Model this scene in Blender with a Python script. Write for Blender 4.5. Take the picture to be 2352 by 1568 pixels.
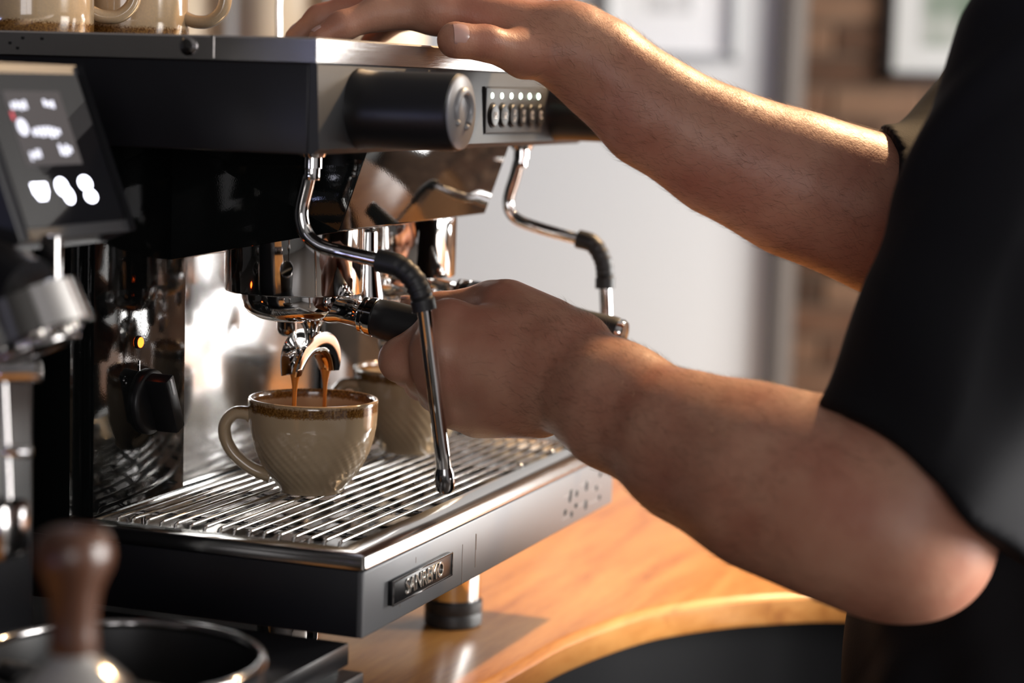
import bpy, bmesh, math, random
import numpy as np
from mathutils import Vector, Matrix

random.seed(7); rng = np.random.default_rng(7)
scene = bpy.context.scene
COL = scene.collection
for o in list(bpy.data.objects): bpy.data.objects.remove(o)
# Units are metres. z = 0 is the underside of the coffee machine's drip tray; the counter top is at CT.
CT = -0.097
FL = -1.02          # floor
CE = 1.75           # ceiling

# ------------------------------------------------------------------ camera
yaw, pit, rol = math.radians(20.64492648), math.radians(6.81083083), math.radians(1.72985612)
fw = Vector((math.cos(yaw)*math.cos(pit), math.sin(yaw)*math.cos(pit), -math.sin(pit)))
rt = Vector((math.sin(yaw), -math.cos(yaw), 0)); up = rt.cross(fw)
r2 = math.cos(rol)*rt + math.sin(rol)*up; u2 = -math.sin(rol)*rt + math.cos(rol)*up
cd = bpy.data.cameras.new('camera'); cam = bpy.data.objects.new('camera', cd); COL.objects.link(cam)
m = Matrix((r2, u2, -fw)).transposed().to_4x4(); m.translation = Vector((-1.231346, -0.561430, 0.358584))
cam.matrix_world = m
cd.sensor_width = 36.0; cd.lens = 75.0; cd.clip_start = 0.05; cd.clip_end = 60
cd.dof.use_dof = True; cd.dof.focus_distance = 1.52; cd.dof.aperture_fstop = 3.3; cd.dof.aperture_blades = 9
scene.camera = cam

# ------------------------------------------------------------------ world, lights, exposure
w = bpy.data.worlds.new('daylight'); scene.world = w; w.use_nodes = True
w.node_tree.nodes['Background'].inputs[0].default_value = (0.80, 0.88, 1.0, 1)
w.node_tree.nodes['Background'].inputs[1].default_value = 0.7
def area(name, loc, target, sx, sy, power, col):
    l = bpy.data.lights.new(name, 'AREA'); l.shape = 'RECTANGLE'; l.size = sx; l.size_y = sy; l.energy = power; l.color = col
    o = bpy.data.objects.new(name, l); COL.objects.link(o); o.location = loc
    o.rotation_euler = (Vector(target)-Vector(loc)).to_track_quat('-Z', 'Z').to_euler()
    o.rotation_euler = (Vector(target)-Vector(loc)).to_track_quat('-Z', 'Y').to_euler()
    return o
# daylight entering through three windows of the room, plus an added camera-side fill
area('window_light_street', (3.98, -2.45, 0.60), (0.0, -2.45, 0.60), 1.36, 2.0, 140, (1.0, 0.98, 0.95))
area('window_light_side', (1.3, -3.34, 0.57), (1.3, 0.0, 0.57), 2.3, 1.9, 270, (1.0, 0.97, 0.93))
area('window_light_rear', (-3.44, 1.2, -0.65), (0.0, 1.2, -0.65), 1.1, .6, 24, (0.50, 0.54, 1.0))
area('fill_light_front', (-3.44, -1.7, 0.65), (0.0, -1.7, 0.65), 1.6, 1.4, 22, (1.0, 0.94, 0.93))  # fill added behind the camera to brighten the cup and arms
scene.view_settings.view_transform = 'Standard'
try: scene.view_settings.look = 'None'
except Exception: pass
scene.view_settings.gamma = 1.0; scene.view_settings.use_curve_mapping = False
scene.view_settings.exposure = 0.72
scene.cycles.use_denoising = True
scene.cycles.max_bounces = 10; scene.cycles.glossy_bounces = 6; scene.cycles.diffuse_bounces = 4
scene.cycles.sample_clamp_indirect = 6.0; scene.cycles.caustics_reflective = False; scene.cycles.caustics_refractive = False

# ------------------------------------------------------------------ materials
MATS = {}
def principled(name, col, rough=0.5, metal=0.0, spec=0.5, **kw):
    mt = bpy.data.materials.new(name); mt.use_nodes = True
    b = mt.node_tree.nodes['Principled BSDF']
    b.inputs['Base Color'].default_value = (*col, 1); b.inputs['Roughness'].default_value = rough
    b.inputs['Metallic'].default_value = metal; b.inputs['Specular IOR Level'].default_value = spec
    for k, v in kw.items(): b.inputs[k.replace('_', ' ')].default_value = v
    MATS[name] = mt; return mt
def nd(mt, t, **kw):
    n = mt.node_tree.nodes.new(t)
    for k, v in kw.items(): setattr(n, k, v)
    return n
def lk(mt, a, b): mt.node_tree.links.new(a, b)
def bsdf(mt): return mt.node_tree.nodes['Principled BSDF']
def add_bump(mt, scale, strength, dist=0.001, stretch=None, detail=3.0, src='Object'):
    tc = nd(mt, 'ShaderNodeTexCoord'); mp = nd(mt, 'ShaderNodeMapping'); nz = nd(mt, 'ShaderNodeTexNoise'); bp = nd(mt, 'ShaderNodeBump')
    lk(mt, tc.outputs[src], mp.inputs[0]); lk(mt, mp.outputs[0], nz.inputs['Vector'])
    if stretch: mp.inputs['Scale'].default_value = stretch
    nz.inputs['Scale'].default_value = scale; nz.inputs['Detail'].default_value = detail
    bp.inputs['Strength'].default_value = strength; bp.inputs['Distance'].default_value = dist
    lk(mt, nz.outputs['Fac'], bp.inputs['Height']); lk(mt, bp.outputs[0], bsdf(mt).inputs['Normal'])
    return nz, bp
def rough_var(mt, scale, lo, hi, stretch=None):
    tc = nd(mt, 'ShaderNodeTexCoord'); mp = nd(mt, 'ShaderNodeMapping'); nz = nd(mt, 'ShaderNodeTexNoise'); mr = nd(mt, 'ShaderNodeMapRange')
    lk(mt, tc.outputs['Object'], mp.inputs[0]); lk(mt, mp.outputs[0], nz.inputs['Vector'])
    if stretch: mp.inputs['Scale'].default_value = stretch
    nz.inputs['Scale'].default_value = scale; mr.inputs['To Min'].default_value = lo; mr.inputs['To Max'].default_value = hi
    lk(mt, nz.outputs['Fac'], mr.inputs['Value']); lk(mt, mr.outputs[0], bsdf(mt).inputs['Roughness'])

chrome = principled('chrome', (0.80, 0.79, 0.78), 0.05, 1.0)
dchrome = principled('smoked_chrome', (0.30, 0.29, 0.29), 0.12, 1.0)
brushed = principled('brushed_steel', (0.62, 0.60, 0.58), 0.26, 1.0)
add_bump(brushed, 60, 0.16, 0.0004, (0.4, 14, 40)); brushed.node_tree.nodes['Principled BSDF'].inputs['Anisotropic'].default_value = 0.4
splash = principled('satin_steel_sheet', (0.66, 0.66, 0.66), 0.16, 1.0); rough_var(splash, 25, 0.10, 0.24, (1, 1, 0.35))
steel = principled('polished_steel', (0.66, 0.65, 0.63), 0.13, 1.0)
wiremat = principled('wire_steel', (0.78, 0.77, 0.74), 0.13, 1.0)
navy = principled('black_satin_paint', (0.006, 0.006, 0.009), 0.40, 0.0, 0.42); add_bump(navy, 900, 0.08, 0.0003)
pblack = principled('black_plastic', (0.008, 0.008, 0.009), 0.38, 0, .38)
gloss = principled('black_gloss_panel', (0.006, 0.007, 0.007), 0.055, 0.0, 0.5); add_bump(gloss, 1100, 0.07, 0.00025, (1, 1, .6), 1.0)
graphite2 = principled('dark_graphite_paint', (0.044, 0.045, 0.048), 0.5, 0.0, 0.2); add_bump(graphite2, 1400, 0.10, 0.0002)
graphite = principled('graphite_paint', (0.135, 0.136, 0.142), 0.40, 0.35); add_bump(graphite, 1400, 0.10, 0.0002)
rubber = principled('black_rubber', (0.012, 0.012, 0.013), 0.48, 0.0, 0.5)
capgrey = principled('grey_cap', (0.30, 0.30, 0.31), 0.34, 0.2)
darkvoid = principled('dark_hole', (0.004, 0.004, 0.004), 0.8)
letter = principled('raised_letter_metal', (0.72, 0.71, 0.66), 0.2, 1.0)
white_ink = principled('white_ink', (0.75, 0.75, 0.75), 0.5)
btn = principled('button_plastic', (0.022, 0.022, 0.024), 0.4, 0, .25)
def emit(name, col, strength):
    mt = principled(name, (0.01, 0.01, 0.01), 0.6, 0.0, 0.05); b = bsdf(mt)
    b.inputs['Emission Color'].default_value = (*col, 1); b.inputs['Emission Strength'].default_value = strength; return mt
led_g = emit('led_green_white', (0.78, 1.0, 0.80), 6.0)
led_o = emit('lamp_orange', (1.0, 0.10, 0.01), 5.0)
scr_on = emit('screen_backlight', (0.30, 0.30, 0.36), 0.10)
scr_tx = emit('screen_text', (0.82, 0.82, 0.95), 1.0)
scr_ic = emit('screen_icon', (0.86, 0.86, 1.0), 5.0)
scr_red = emit('screen_red', (0.9, 0.08, 0.12), 0.6)
hull = principled('grinder_black', (0.005, 0.005, 0.006), 0.32, 0, .25)
bezel = principled('grinder_bezel', (0.016, 0.016, 0.018), 0.35, 0, .35)
twood = principled('dark_walnut', (0.055, 0.022, 0.012), 0.30, 0.0, 0.5)
crema = principled('espresso', (0.52, 0.19, 0.035), 0.18, 0.0, 0.5, Subsurface_Weight=0.3, Subsurface_Scale=0.002)
bshirt = principled('black_cotton', (0.009, 0.009, 0.0105), 0.72, 0.0, 0.08, Sheen_Weight=0.0, Sheen_Roughness=0.5); add_bump(bshirt, 700, 0.25, 0.0006)
trous = principled('black_denim', (0.006, 0.006, 0.007), 0.85, 0.0, 0.1)
hairm = principled('arm_hair', (0.13, 0.070, 0.038), 0.45)
nailm = principled('fingernail', (0.50, 0.30, 0.26), 0.24, 0.0, 0.5, Subsurface_Weight=0.2, Subsurface_Scale=0.003)

def wood_mat(name, c0, c1, c2, rough, rot, coat=0.0, scale=5.0):
    mt = principled(name, c1, rough); b = bsdf(mt)
    tc = nd(mt, 'ShaderNodeTexCoord'); mp = nd(mt, 'ShaderNodeMapping'); mp.inputs['Rotation'].default_value = (0, 0, rot); mp.inputs['Scale'].default_value = (1.0, 9.0, 9.0)
    n1 = nd(mt, 'ShaderNodeTexNoise'); n1.inputs['Scale'].default_value = scale; n1.inputs['Detail'].default_value = 5; n1.inputs['Distortion'].default_value = 0.6
    n2 = nd(mt, 'ShaderNodeTexNoise'); n2.inputs['Scale'].default_value = scale*9; n2.inputs['Detail'].default_value = 4
    lk(mt, tc.outputs['Object'], mp.inputs[0]); lk(mt, mp.outputs[0], n1.inputs['Vector']); lk(mt, mp.outputs[0], n2.inputs['Vector'])
    mx = nd(mt, 'ShaderNodeMath', operation='MULTIPLY_ADD'); mx.inputs[1].default_value = 0.35; lk(mt, n2.outputs['Fac'], mx.inputs[0]); lk(mt, n1.outputs['Fac'], mx.inputs[2])
    cr = nd(mt, 'ShaderNodeValToRGB'); e = cr.color_ramp.elements
    e[0].position = 0.40; e[0].color = (*c0, 1); e[1].position = 0.85; e[1].color = (*c2, 1); em = cr.color_ramp.elements.new(0.60); em.color = (*c1, 1)
    lk(mt, mx.outputs[0], cr.inputs[0]); lk(mt, cr.outputs[0], b.inputs['Base Color'])
    b.inputs['Coat Weight'].default_value = coat; b.inputs['Coat Roughness'].default_value = 0.16
    return mt
counterwood = wood_mat('counter_wood', (0.26, 0.080, 0.018), (0.43, 0.172, 0.040), (0.54, 0.245, 0.068), 0.36, math.radians(52), 0.35)
shelfwood = wood_mat('shelf_wood', (0.16, 0.07, 0.025), (0.28, 0.13, 0.05), (0.36, 0.18, 0.08), 0.5, 0.0)

def ceramic(name, z0, z1, up_=True):
    """cream glaze with a speckled brown glaze band between object heights z0 and z1 (the rim)"""
    mt = principled(name, (0.50, 0.365, 0.225), 0.13, 0.0, 0.55); b = bsdf(mt); b.inputs['Coat Weight'].default_value = 0.4; b.inputs['Coat Roughness'].default_value = 0.05
    tc = nd(mt, 'ShaderNodeTexCoord'); sp = nd(mt, 'ShaderNodeSeparateXYZ'); lk(mt, tc.outputs['Object'], sp.inputs[0])
    n = nd(mt, 'ShaderNodeTexNoise'); n.inputs['Scale'].default_value = 620; n.inputs['Detail'].default_value = 3; lk(mt, tc.outputs['Object'], n.inputs['Vector'])
    n2 = nd(mt, 'ShaderNodeTexNoise'); n2.inputs['Scale'].default_value = 45; lk(mt, tc.outputs['Object'], n2.inputs['Vector'])
    a = nd(mt, 'ShaderNodeMath', operation='MULTIPLY_ADD'); a.inputs[1].default_value = 0.0045; lk(mt, n.outputs['Fac'], a.inputs[0]); lk(mt, sp.outputs['Z'], a.inputs[2])
    a2 = nd(mt, 'ShaderNodeMath', operation='MULTIPLY_ADD'); a2.inputs[1].default_value = 0.004; lk(mt, n2.outputs['Fac'], a2.inputs[0]); lk(mt, a.outputs[0], a2.inputs[2])
    mr = nd(mt, 'ShaderNodeMapRange'); mr.inputs['From Min'].default_value = z0+0.0042; mr.inputs['From Max'].default_value = z0+0.0056; lk(mt, a2.outputs[0], mr.inputs['Value'])
    mr2 = nd(mt, 'ShaderNodeMapRange'); mr2.inputs['From Min'].default_value = z1+0.0036; mr2.inputs['From Max'].default_value = z1+0.0058; mr2.inputs['To Min'].default_value = 1; mr2.inputs['To Max'].default_value = 0.25; lk(mt, a2.outputs[0], mr2.inputs['Value'])
    mu = nd(mt, 'ShaderNodeMath', operation='MULTIPLY'); lk(mt, mr.outputs[0], mu.inputs[0]); lk(mt, mr2.outputs[0], mu.inputs[1])
    cr = nd(mt, 'ShaderNodeValToRGB'); e = cr.color_ramp.elements; e[0].color = (0.105, 0.042, 0.009, 1); e[1].color = (0.27, 0.130, 0.032, 1); e[0].position = 0.38; e[1].position = 0.66; lk(mt, n.outputs['Fac'], cr.inputs[0])
    mix = nd(mt, 'ShaderNodeMix', data_type='RGBA'); lk(mt, mu.outputs[0], mix.inputs[0]); mix.inputs[6].default_value = (0.50, 0.365, 0.225, 1); lk(mt, cr.outputs[0], mix.inputs[7])
    lk(mt, mix.outputs[2], b.inputs['Base Color'])
    return mt

skin = principled('skin', (0.50, 0.255, 0.165), 0.46, 0.0, 0.42, Subsurface_Weight=0.12, Subsurface_Scale=0.006)
bsdf(skin).inputs['Subsurface Radius'].default_value = (1.0, 0.35, 0.2)
def _skin():
    mt = skin; b = bsdf(mt); tc = nd(mt, 'ShaderNodeTexCoord')
    n = nd(mt, 'ShaderNodeTexNoise'); n.inputs['Scale'].default_value = 22; n.inputs['Detail'].default_value = 4
    lk(mt, tc.outputs['Object'], n.inputs['Vector'])
    cr = nd(mt, 'ShaderNodeValToRGB'); e = cr.color_ramp.elements
    e[0].position = 0.32; e[0].color = (0.38, 0.155, 0.100, 1); e[1].position = 0.68; e[1].color = (0.50, 0.265, 0.175, 1)
    lk(mt, n.outputs['Fac'], cr.inputs[0]); lk(mt, cr.outputs[0], b.inputs['Base Color'])
    v = nd(mt, 'ShaderNodeTexVoronoi'); v.inputs['Scale'].default_value = 620; lk(mt, tc.outputs['Object'], v.inputs['Vector'])
    n3 = nd(mt, 'ShaderNodeTexNoise'); n3.inputs['Scale'].default_value = 130; n3.inputs['Detail'].default_value = 5; lk(mt, tc.outputs['Object'], n3.inputs['Vector'])
    ad = nd(mt, 'ShaderNodeMath', operation='MULTIPLY_ADD'); ad.inputs[1].default_value = 0.25; lk(mt, v.outputs['Distance'], ad.inputs[0]); lk(mt, n3.outputs['Fac'], ad.inputs[2])
    bp = nd(mt, 'ShaderNodeBump'); bp.inputs['Strength'].default_value = 0.30; bp.inputs['Distance'].default_value = 0.0012
    lk(mt, ad.outputs[0], bp.inputs['Height']); lk(mt, bp.outputs[0], b.inputs['Normal'])
_skin()

# ------------------------------------------------------------------ helpers
def tag(o, label=None, cat=None, group=None, kind=None):
    if label: o['label'] = label
    if cat: o['category'] = cat
    if group: o['group'] = group
    if kind: o['kind'] = kind
    return o
def attach(o, parent):
    if parent is not None:
        o.parent = parent
        t = Matrix.Translation(-Vector(origin_of(parent))); o.matrix_parent_inverse = t
def origin_of(p):
    v = Vector(p.location)
    if p.parent is not None and p.type == 'EMPTY': v = v
    return v if p.type == 'EMPTY' else Vector((0, 0, 0)) if p.get('_w') else Vector(p.location)
def thing(name, label, cat, loc, group=None):
    o = bpy.data.objects.new(name, None); COL.objects.link(o); o.location = loc; o.empty_display_size = 0.02
    return tag(o, label, cat, group)
def obj(name, bm, mat, parent=None, smooth=40, keep=False):
    """one mesh object, its mesh given in world coordinates"""
    me = bpy.data.meshes.new(name); bm.normal_update(); bm.to_mesh(me); bm.free()
    if smooth:
        me.shade_smooth(); me.set_sharp_from_angle(angle=math.radians(smooth))
    me.materials.append(mat)
    return link(name, me, parent)
def link(name, me, parent=None):
    o = bpy.data.objects.new(name, me); COL.objects.link(o)
    if parent is not None:
        o.parent = parent
        p = parent; off = Vector((0, 0, 0))
        while p is not None: off += Vector(p.location); p = p.parent
        # parts are modelled in world coordinates: undo the parents' placement
        o.location = -off if parent.type == 'EMPTY' and parent.parent is None else (0, 0, 0)
    return o
def copy_tree(o, delta=None, parent=None):
    c = o.copy(); COL.objects.link(c)
    if parent is not None: c.parent = parent
    for ch in list(o.children): copy_tree(ch, None, c)
    if delta is not None: c.location = Vector(o.location) + Vector(delta)
    return c
def BM(): return bmesh.new()
def box(bm, x0, x1, y0, y1, z0, z1, bev=0.0, seg=2):
    r = bmesh.ops.create_cube(bm, size=1.0); vs = r['verts']
    for v in vs: v.co = Vector((x0+(v.co.x+.5)*(x1-x0), y0+(v.co.y+.5)*(y1-y0), z0+(v.co.z+.5)*(z1-z0)))
    if bev:
        es = list({e for v in vs for e in v.link_edges})
        bmesh.ops.bevel(bm, geom=es, offset=bev, segments=seg, affect='EDGES', profile=0.5)
    return bm
def prism(bm, poly, fn, a, b, bev=0.0):
    """poly: list of 2-D points, fn(p, t) -> 3-D point; extruded from t=a to t=b"""
    va = [bm.verts.new(fn(p, a)) for p in poly]; vb = [bm.verts.new(fn(p, b)) for p in poly]
    n = len(poly); fs = [bm.faces.new(va), bm.faces.new(vb[::-1])]
    for i in range(n): fs.append(bm.faces.new((va[i], vb[i], vb[(i+1) % n], va[(i+1) % n])))
    bmesh.ops.recalc_face_normals(bm, faces=fs)
    if bev: bmesh.ops.bevel(bm, geom=list({e for f in fs for e in f.edges}), offset=bev, segments=2, affect='EDGES', profile=0.5)
    return bm
def lathe(bm, prof, c, seg=48, axis=(0, 0, 1), cap0=True, cap1=True, mod=None):
    """prof: (r, h) pairs along axis from centre c"""
    ax = Vector(axis).normalized(); q = Vector((0, 0, 1)).rotation_difference(ax).to_matrix(); c = Vector(c)
    rings = []
    for r, h in prof:
        ring = []
        for i in range(seg):
            a = 2*math.pi*i/seg; rr = r if mod is None else r*mod(a, h)
            ring.append(bm.verts.new(c + q @ Vector((rr*math.cos(a), rr*math.sin(a), h))))
        rings.append(ring)
    for k in range(len(rings)-1):
        for i in range(seg):
            j = (i+1) % seg; bm.faces.new((rings[k][i], rings[k][j], rings[k+1][j], rings[k+1][i]))
    if cap0: bm.faces.new(rings[0][::-1])
    if cap1: bm.faces.new(rings[-1])
    bmesh.ops.recalc_face_normals(bm, faces=bm.faces[:])
    return bm
def smooth_path(pts, n=6):
    P = [Vector(p) for p in pts]; Q = [2*P[0]-P[1]] + P + [2*P[-1]-P[-2]]; out = []
    for i in range(1, len(Q)-2):
        for k in range(n):
            t = k/n; a, b, c, d = Q[i-1], Q[i], Q[i+1], Q[i+2]
            out.append(0.5*((2*b)+(c-a)*t+(2*a-5*b+4*c-d)*t*t+(3*b-a-3*c+d)*t**3))
    out.append(P[-1]); return out
def tube(bm, path, rad, seg=16, squash=None, cap=True):
    P = [Vector(p) for p in path]; n = len(P); R = [rad]*n if not hasattr(rad, '__len__') else rad
    tang = [(P[min(i+1, n-1)]-P[max(i-1, 0)]).normalized() for i in range(n)]
    nrm = tang[0].orthogonal().normalized()
    if squash is not None:
        nrm = (Vector(squash[0])-tang[0]*tang[0].dot(Vector(squash[0]))).normalized()
    rings = []
    for i in range(n):
        if i: nrm = (nrm - tang[i]*tang[i].dot(nrm)).normalized()
        bn = tang[i].cross(nrm); k = 1.0 if squash is None else squash[1]
        rings.append([bm.verts.new(P[i]+R[i]*(k*math.cos(2*math.pi*j/seg)*nrm+math.sin(2*math.pi*j/seg)*bn)) for j in range(seg)])
    for i in range(n-1):
        for j in range(seg):
            bm.faces.new((rings[i][j], rings[i][(j+1) % seg], rings[i+1][(j+1) % seg], rings[i+1][j]))
    if cap: bm.faces.new(rings[0][::-1]); bm.faces.new(rings[-1])
    bmesh.ops.recalc_face_normals(bm, faces=bm.faces[:])
    return bm
def text(name, body, mat, parent, origin, ex, ey, size, xs=1.0, extrude=0.0003, align='CENTER', bev=0.0):
    c = bpy.data.curves.new(name, 'FONT'); c.body = body; c.size = size; c.extrude = extrude; c.align_x = align; c.align_y = 'CENTER'; c.bevel_depth = bev
    tmp = bpy.data.objects.new(name, c); me = bpy.data.meshes.new_from_object(tmp); bpy.data.objects.remove(tmp); me.name = name; me.materials.clear(); me.materials.append(mat)
    o = bpy.data.objects.new(name, me); COL.objects.link(o)
    ex, ey = Vector(ex).normalized(), Vector(ey).normalized(); ez = ex.cross(ey)
    mw = Matrix((ex*xs, ey, ez)).transposed().to_4x4(); mw.translation = Vector(origin)
    o.parent = parent
    if parent.type == 'EMPTY': mw.translation = Vector(origin)-Vector(parent.location)
    o.matrix_basis = mw
    return o

# ================================================================== SETTING
def structure(name, bm, mat, label=None, smooth=30):
    o = obj(name, bm, mat, None, smooth); o['kind'] = 'structure'
    if label: o['label'] = label
    return o
plaster = principled('white_plaster', (0.68, 0.68, 0.675), 0.7); add_bump(plaster, 30, 0.05)
darkpaint = principled('dark_wall_paint', (0.035, 0.033, 0.032), 0.7)
plaster2 = principled('warm_plaster', (0.62, 0.52, 0.40), 0.8)
ceilm = principled('ceiling_paint', (0.20, 0.195, 0.19), 0.8)
floorm = principled('floor_dark', (0.05, 0.042, 0.036), 0.35)
mortar = principled('mortar', (0.15, 0.105, 0.075), 0.9)
brickm = principled('brick', (0.20, 0.085, 0.045), 0.85)
def _mortar():
    mt = mortar; tc = nd(mt, 'ShaderNodeTexCoord'); sp_ = nd(mt, 'ShaderNodeSeparateXYZ'); cb = nd(mt, 'ShaderNodeCombineXYZ'); bt = nd(mt, 'ShaderNodeTexBrick')
    lk(mt, tc.outputs['Object'], sp_.inputs[0]); lk(mt, sp_.outputs['Y'], cb.inputs[0]); lk(mt, sp_.outputs['Z'], cb.inputs[1]); lk(mt, cb.outputs[0], bt.inputs['Vector'])
    bt.inputs['Color1'].default_value = (.09, .042, .022, 1); bt.inputs['Color2'].default_value = (.18, .095, .055, 1); bt.inputs['Mortar'].default_value = (.15, .105, .075, 1)
    bt.inputs['Scale'].default_value = 1.0; bt.inputs['Brick Width'].default_value = .226; bt.inputs['Row Height'].default_value = .076; bt.inputs['Mortar Size'].default_value = .008
    lk(mt, bt.outputs['Color'], bsdf(mt).inputs['Base Color'])
_mortar()
def _brick():
    b = bsdf(brickm); oi = nd(brickm, 'ShaderNodeObjectInfo'); cr = nd(brickm, 'ShaderNodeValToRGB'); e = cr.color_ramp.elements
    e[0].color = (0.060, 0.030, 0.016, 1); e[1].color = (0.22, 0.125, 0.075, 1); m_ = cr.color_ramp.elements.new(0.5); m_.color = (0.13, 0.060, 0.032, 1)
    n = nd(brickm, 'ShaderNodeTexNoise'); n.inputs['Scale'].default_value = 14; ad = nd(brickm, 'ShaderNodeMath', operation='MULTIPLY_ADD'); ad.inputs[1].default_value = 0.5
    tc = nd(brickm, 'ShaderNodeTexCoord'); lk(brickm, tc.outputs['Object'], n.inputs['Vector']); lk(brickm, n.outputs['Fac'], ad.inputs[0]); 
    s = nd(brickm, 'ShaderNodeMath', operation='SUBTRACT'); s.inputs[1].default_value = 0.25; lk(brickm, oi.outputs['Random'], s.inputs[0]); lk(brickm, s.outputs[0], ad.inputs[2])
    lk(brickm, ad.outputs[0], cr.inputs[0]); lk(brickm, cr.outputs[0], b.inputs['Base Color'])
_brick()
structure('floor', box(BM(), -3.5, 4.3, -3.4, 2.9, FL-0.05, FL), floorm)
structure('ceiling', box(BM(), -3.5, 4.3, -3.4, 2.9, CE, CE+0.05), ceilm)
structure('wall_back', box(BM(), -3.5, 4.3, 2.8, 2.9, FL, CE), darkpaint)
# white partition that ends beside the brick wall
structure('wall_partition', box(BM(), 3.2, 3.25, 0.525, 2.8, FL, CE, 0.018, 4), plaster, 'smooth white partition wall behind the machine')
def wall_with_hole(name, ax, c0, c1, lo, hi, h0, h1, z0, z1, mat, label):
    """wall across axis ax ('x' or 'y') from lo..hi with a window opening h0..h1 x z0..z1"""
    bm = BM()
    for a, b, za, zb in ((lo, h0, FL, CE), (h1, hi, FL, CE), (h0, h1, FL, z0), (h0, h1, z1, CE)):
        if ax == 'x': box(bm, c0, c1, a, b, za, zb)
        else: box(bm, a, b, c0, c1, za, zb)
    return structure(name, bm, mat, label)
structure('wall_end_shade', box(BM(), 3.17, 3.27, 0.485, 0.5245, FL, CE, 0.006, 2), principled('wall_end_shade_brown', (0.10, 0.085, 0.075), 0.6), 'grey-brown strip standing in for the shaded end of the white wall')  # dark strip added so the partition's end reads as shaded
wr = wall_with_hole('wall_right', 'x', 3.9, 4.0, -3.4, 2.8, -3.15, -1.75, -0.45, 1.65, mortar, 'brick wall with a framed print')
wall_with_hole('wall_front', 'y', -3.4, -3.3, -3.5, 4.0, 0.15, 2.45, -0.4, 1.55, plaster, None)
wall_with_hole('wall_left_street', 'x', -3.5, -3.4, -3.4, -0.2, -2.5, -0.9, -0.05, 1.35, darkpaint, None)
wall_with_hole('wall_left', 'x', -3.5, -3.4, -0.2, 2.8, 0.65, 1.75, -0.97, -0.33, darkpaint, None)
winf = principled('window_frame_paint', (0.20, 0.20, 0.20), 0.5)
def window(name, ax, c, a, b, z0, z1):
    bm = BM(); t = 0.035
    def bar(u0, u1, q0, q1):
        if ax == 'x': box(bm, c-t, c+t, u0, u1, q0, q1)
        else: box(bm, u0, u1, c-t, c+t, q0, q1)
    bar(a, a+.05, z0, z1); bar(b-.05, b, z0, z1); bar(a, b, z0, z0+.05); bar(a, b, z1-.05, z1); bar((a+b)/2-.02, (a+b)/2+.02, z0, z1)
    structure(name, bm, winf)
window('window_1', 'x', 3.93, -3.15, -1.75, -0.45, 1.65)
window('window_2', 'y', -3.36, 0.15, 2.45, -0.4, 1.55)
window('fill_opening', 'x', -3.47, -2.5, -0.9, -0.05, 1.35)  # unseen opening added for the camera-side fill light
window('window_3', 'x', -3.47, 0.65, 1.75, -0.97, -0.33)
# the bricks that can be made out between the partition and the barista
bme = None; BL, BH, J = 0.215, 0.065, 0.011
def brick_mesh():
    bm = BM(); box(bm, -0.016, 0.006, -BL/2, BL/2, -BH/2, BH/2, 0.004, 1)
    me = bpy.data.meshes.new('brick'); bm.to_mesh(me); bm.free(); me.materials.append(brickm); return me
bme = brick_mesh()
row = 0; z = -0.95
while z < 1.0:
    y = -1.02 + (0.5*(BL+J) if row % 2 else 0)
    while y < 1.15:
        o = bpy.data.objects.new('brick', bme); COL.objects.link(o); o.parent = wr
        o.location = (3.9 + random.uniform(-.002, .003), y, z); y += BL+J
    z += BH+J; row += 1

# ------------------------------------------------------------------ counter
def counter():
    # left run under the machine, then a smooth inward curve into the peninsula on the right
    inner = [(-1.6, .012), (-.6, .012), (0.05, .012), (.2, .0115), (.2614, .009), (.34, .005), (.4083, .0), (.48, -.0145), (.543, -.0339), (.59, -.061), (.6278, -.0908), (.658, -.124), (.6821, -.1573), (.71, -.22), (.73, -.32), (.74, -.5), (.745, -.9), (.745, -1.4)]
    P = [Vector((x, y, 0)) for x, y in inner]; sp = [P[0], P[1]] + smooth_path(P[1:], 4)[1:]
    outer = [(1.30, -1.4), (1.30, .62), (-1.6, .62)]
    poly = [(p.x, p.y) for p in sp] + outer
    t = thing('bar_counter', 'orange-brown wooden counter with a curved edge and black base', 'counter', (0.4, 0.3, FL))
    bm = BM(); n = len(sp)
    # top slab with a rounded front edge
    prof = [(0.010, 0.0), (0.004, -0.0015), (0.0, -0.006), (0.0, -0.024), (0.003, -0.029), (0.010, -0.030)]
    nor = []
    for i, p in enumerate(sp):
        tg = (sp[min(i+1, n-1)]-sp[max(i-1, 0)]).normalized(); nor.append(Vector((-tg.y, tg.x, 0)))
    rings = [[bm.verts.new(p + nor[i]*a + Vector((0, 0, CT+b))) for i, p in enumerate(sp)] for a, b in prof]
    for k in range(len(prof)-1):
        for i in range(n-1): bm.faces.new((rings[k][i], rings[k][i+1], rings[k+1][i+1], rings[k+1][i]))
    ot = [bm.verts.new((x, y, CT)) for x, y in outer]; ob = [bm.verts.new((x, y, CT-.03)) for x, y in outer]
    bm.faces.new(rings[0]+ot); bm.faces.new((rings[-1]+ob)[::-1])
    chain_t, chain_b = [rings[0][-1]]+ot+[rings[0][0]], [rings[-1][-1]]+ob+[rings[-1][0]]
    for i in range(len(chain_t)-1): bm.faces.new((chain_t[i], chain_t[i+1], chain_b[i+1], chain_b[i]))
    bmesh.ops.recalc_face_normals(bm, faces=bm.faces[:])
    obj('worktop', bm, counterwood, t, 40)
    bm = BM(); base = [p+nor[i]*0.035 for i, p in enumerate(sp)]
    poly = [(p.x, p.y) for p in base]+[(1.27, -1.4), (1.27, .58), (-1.6, .58)]
    prism(bm, poly, lambda p, z: (p[0], p[1], z), FL, CT-.03)
    o = obj('base_panel', bm, principled('counter_base_black', (.004, .004, .005), .6, 0, .12), t, 40); o['label'] = 'black counter base'
counter()

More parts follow.
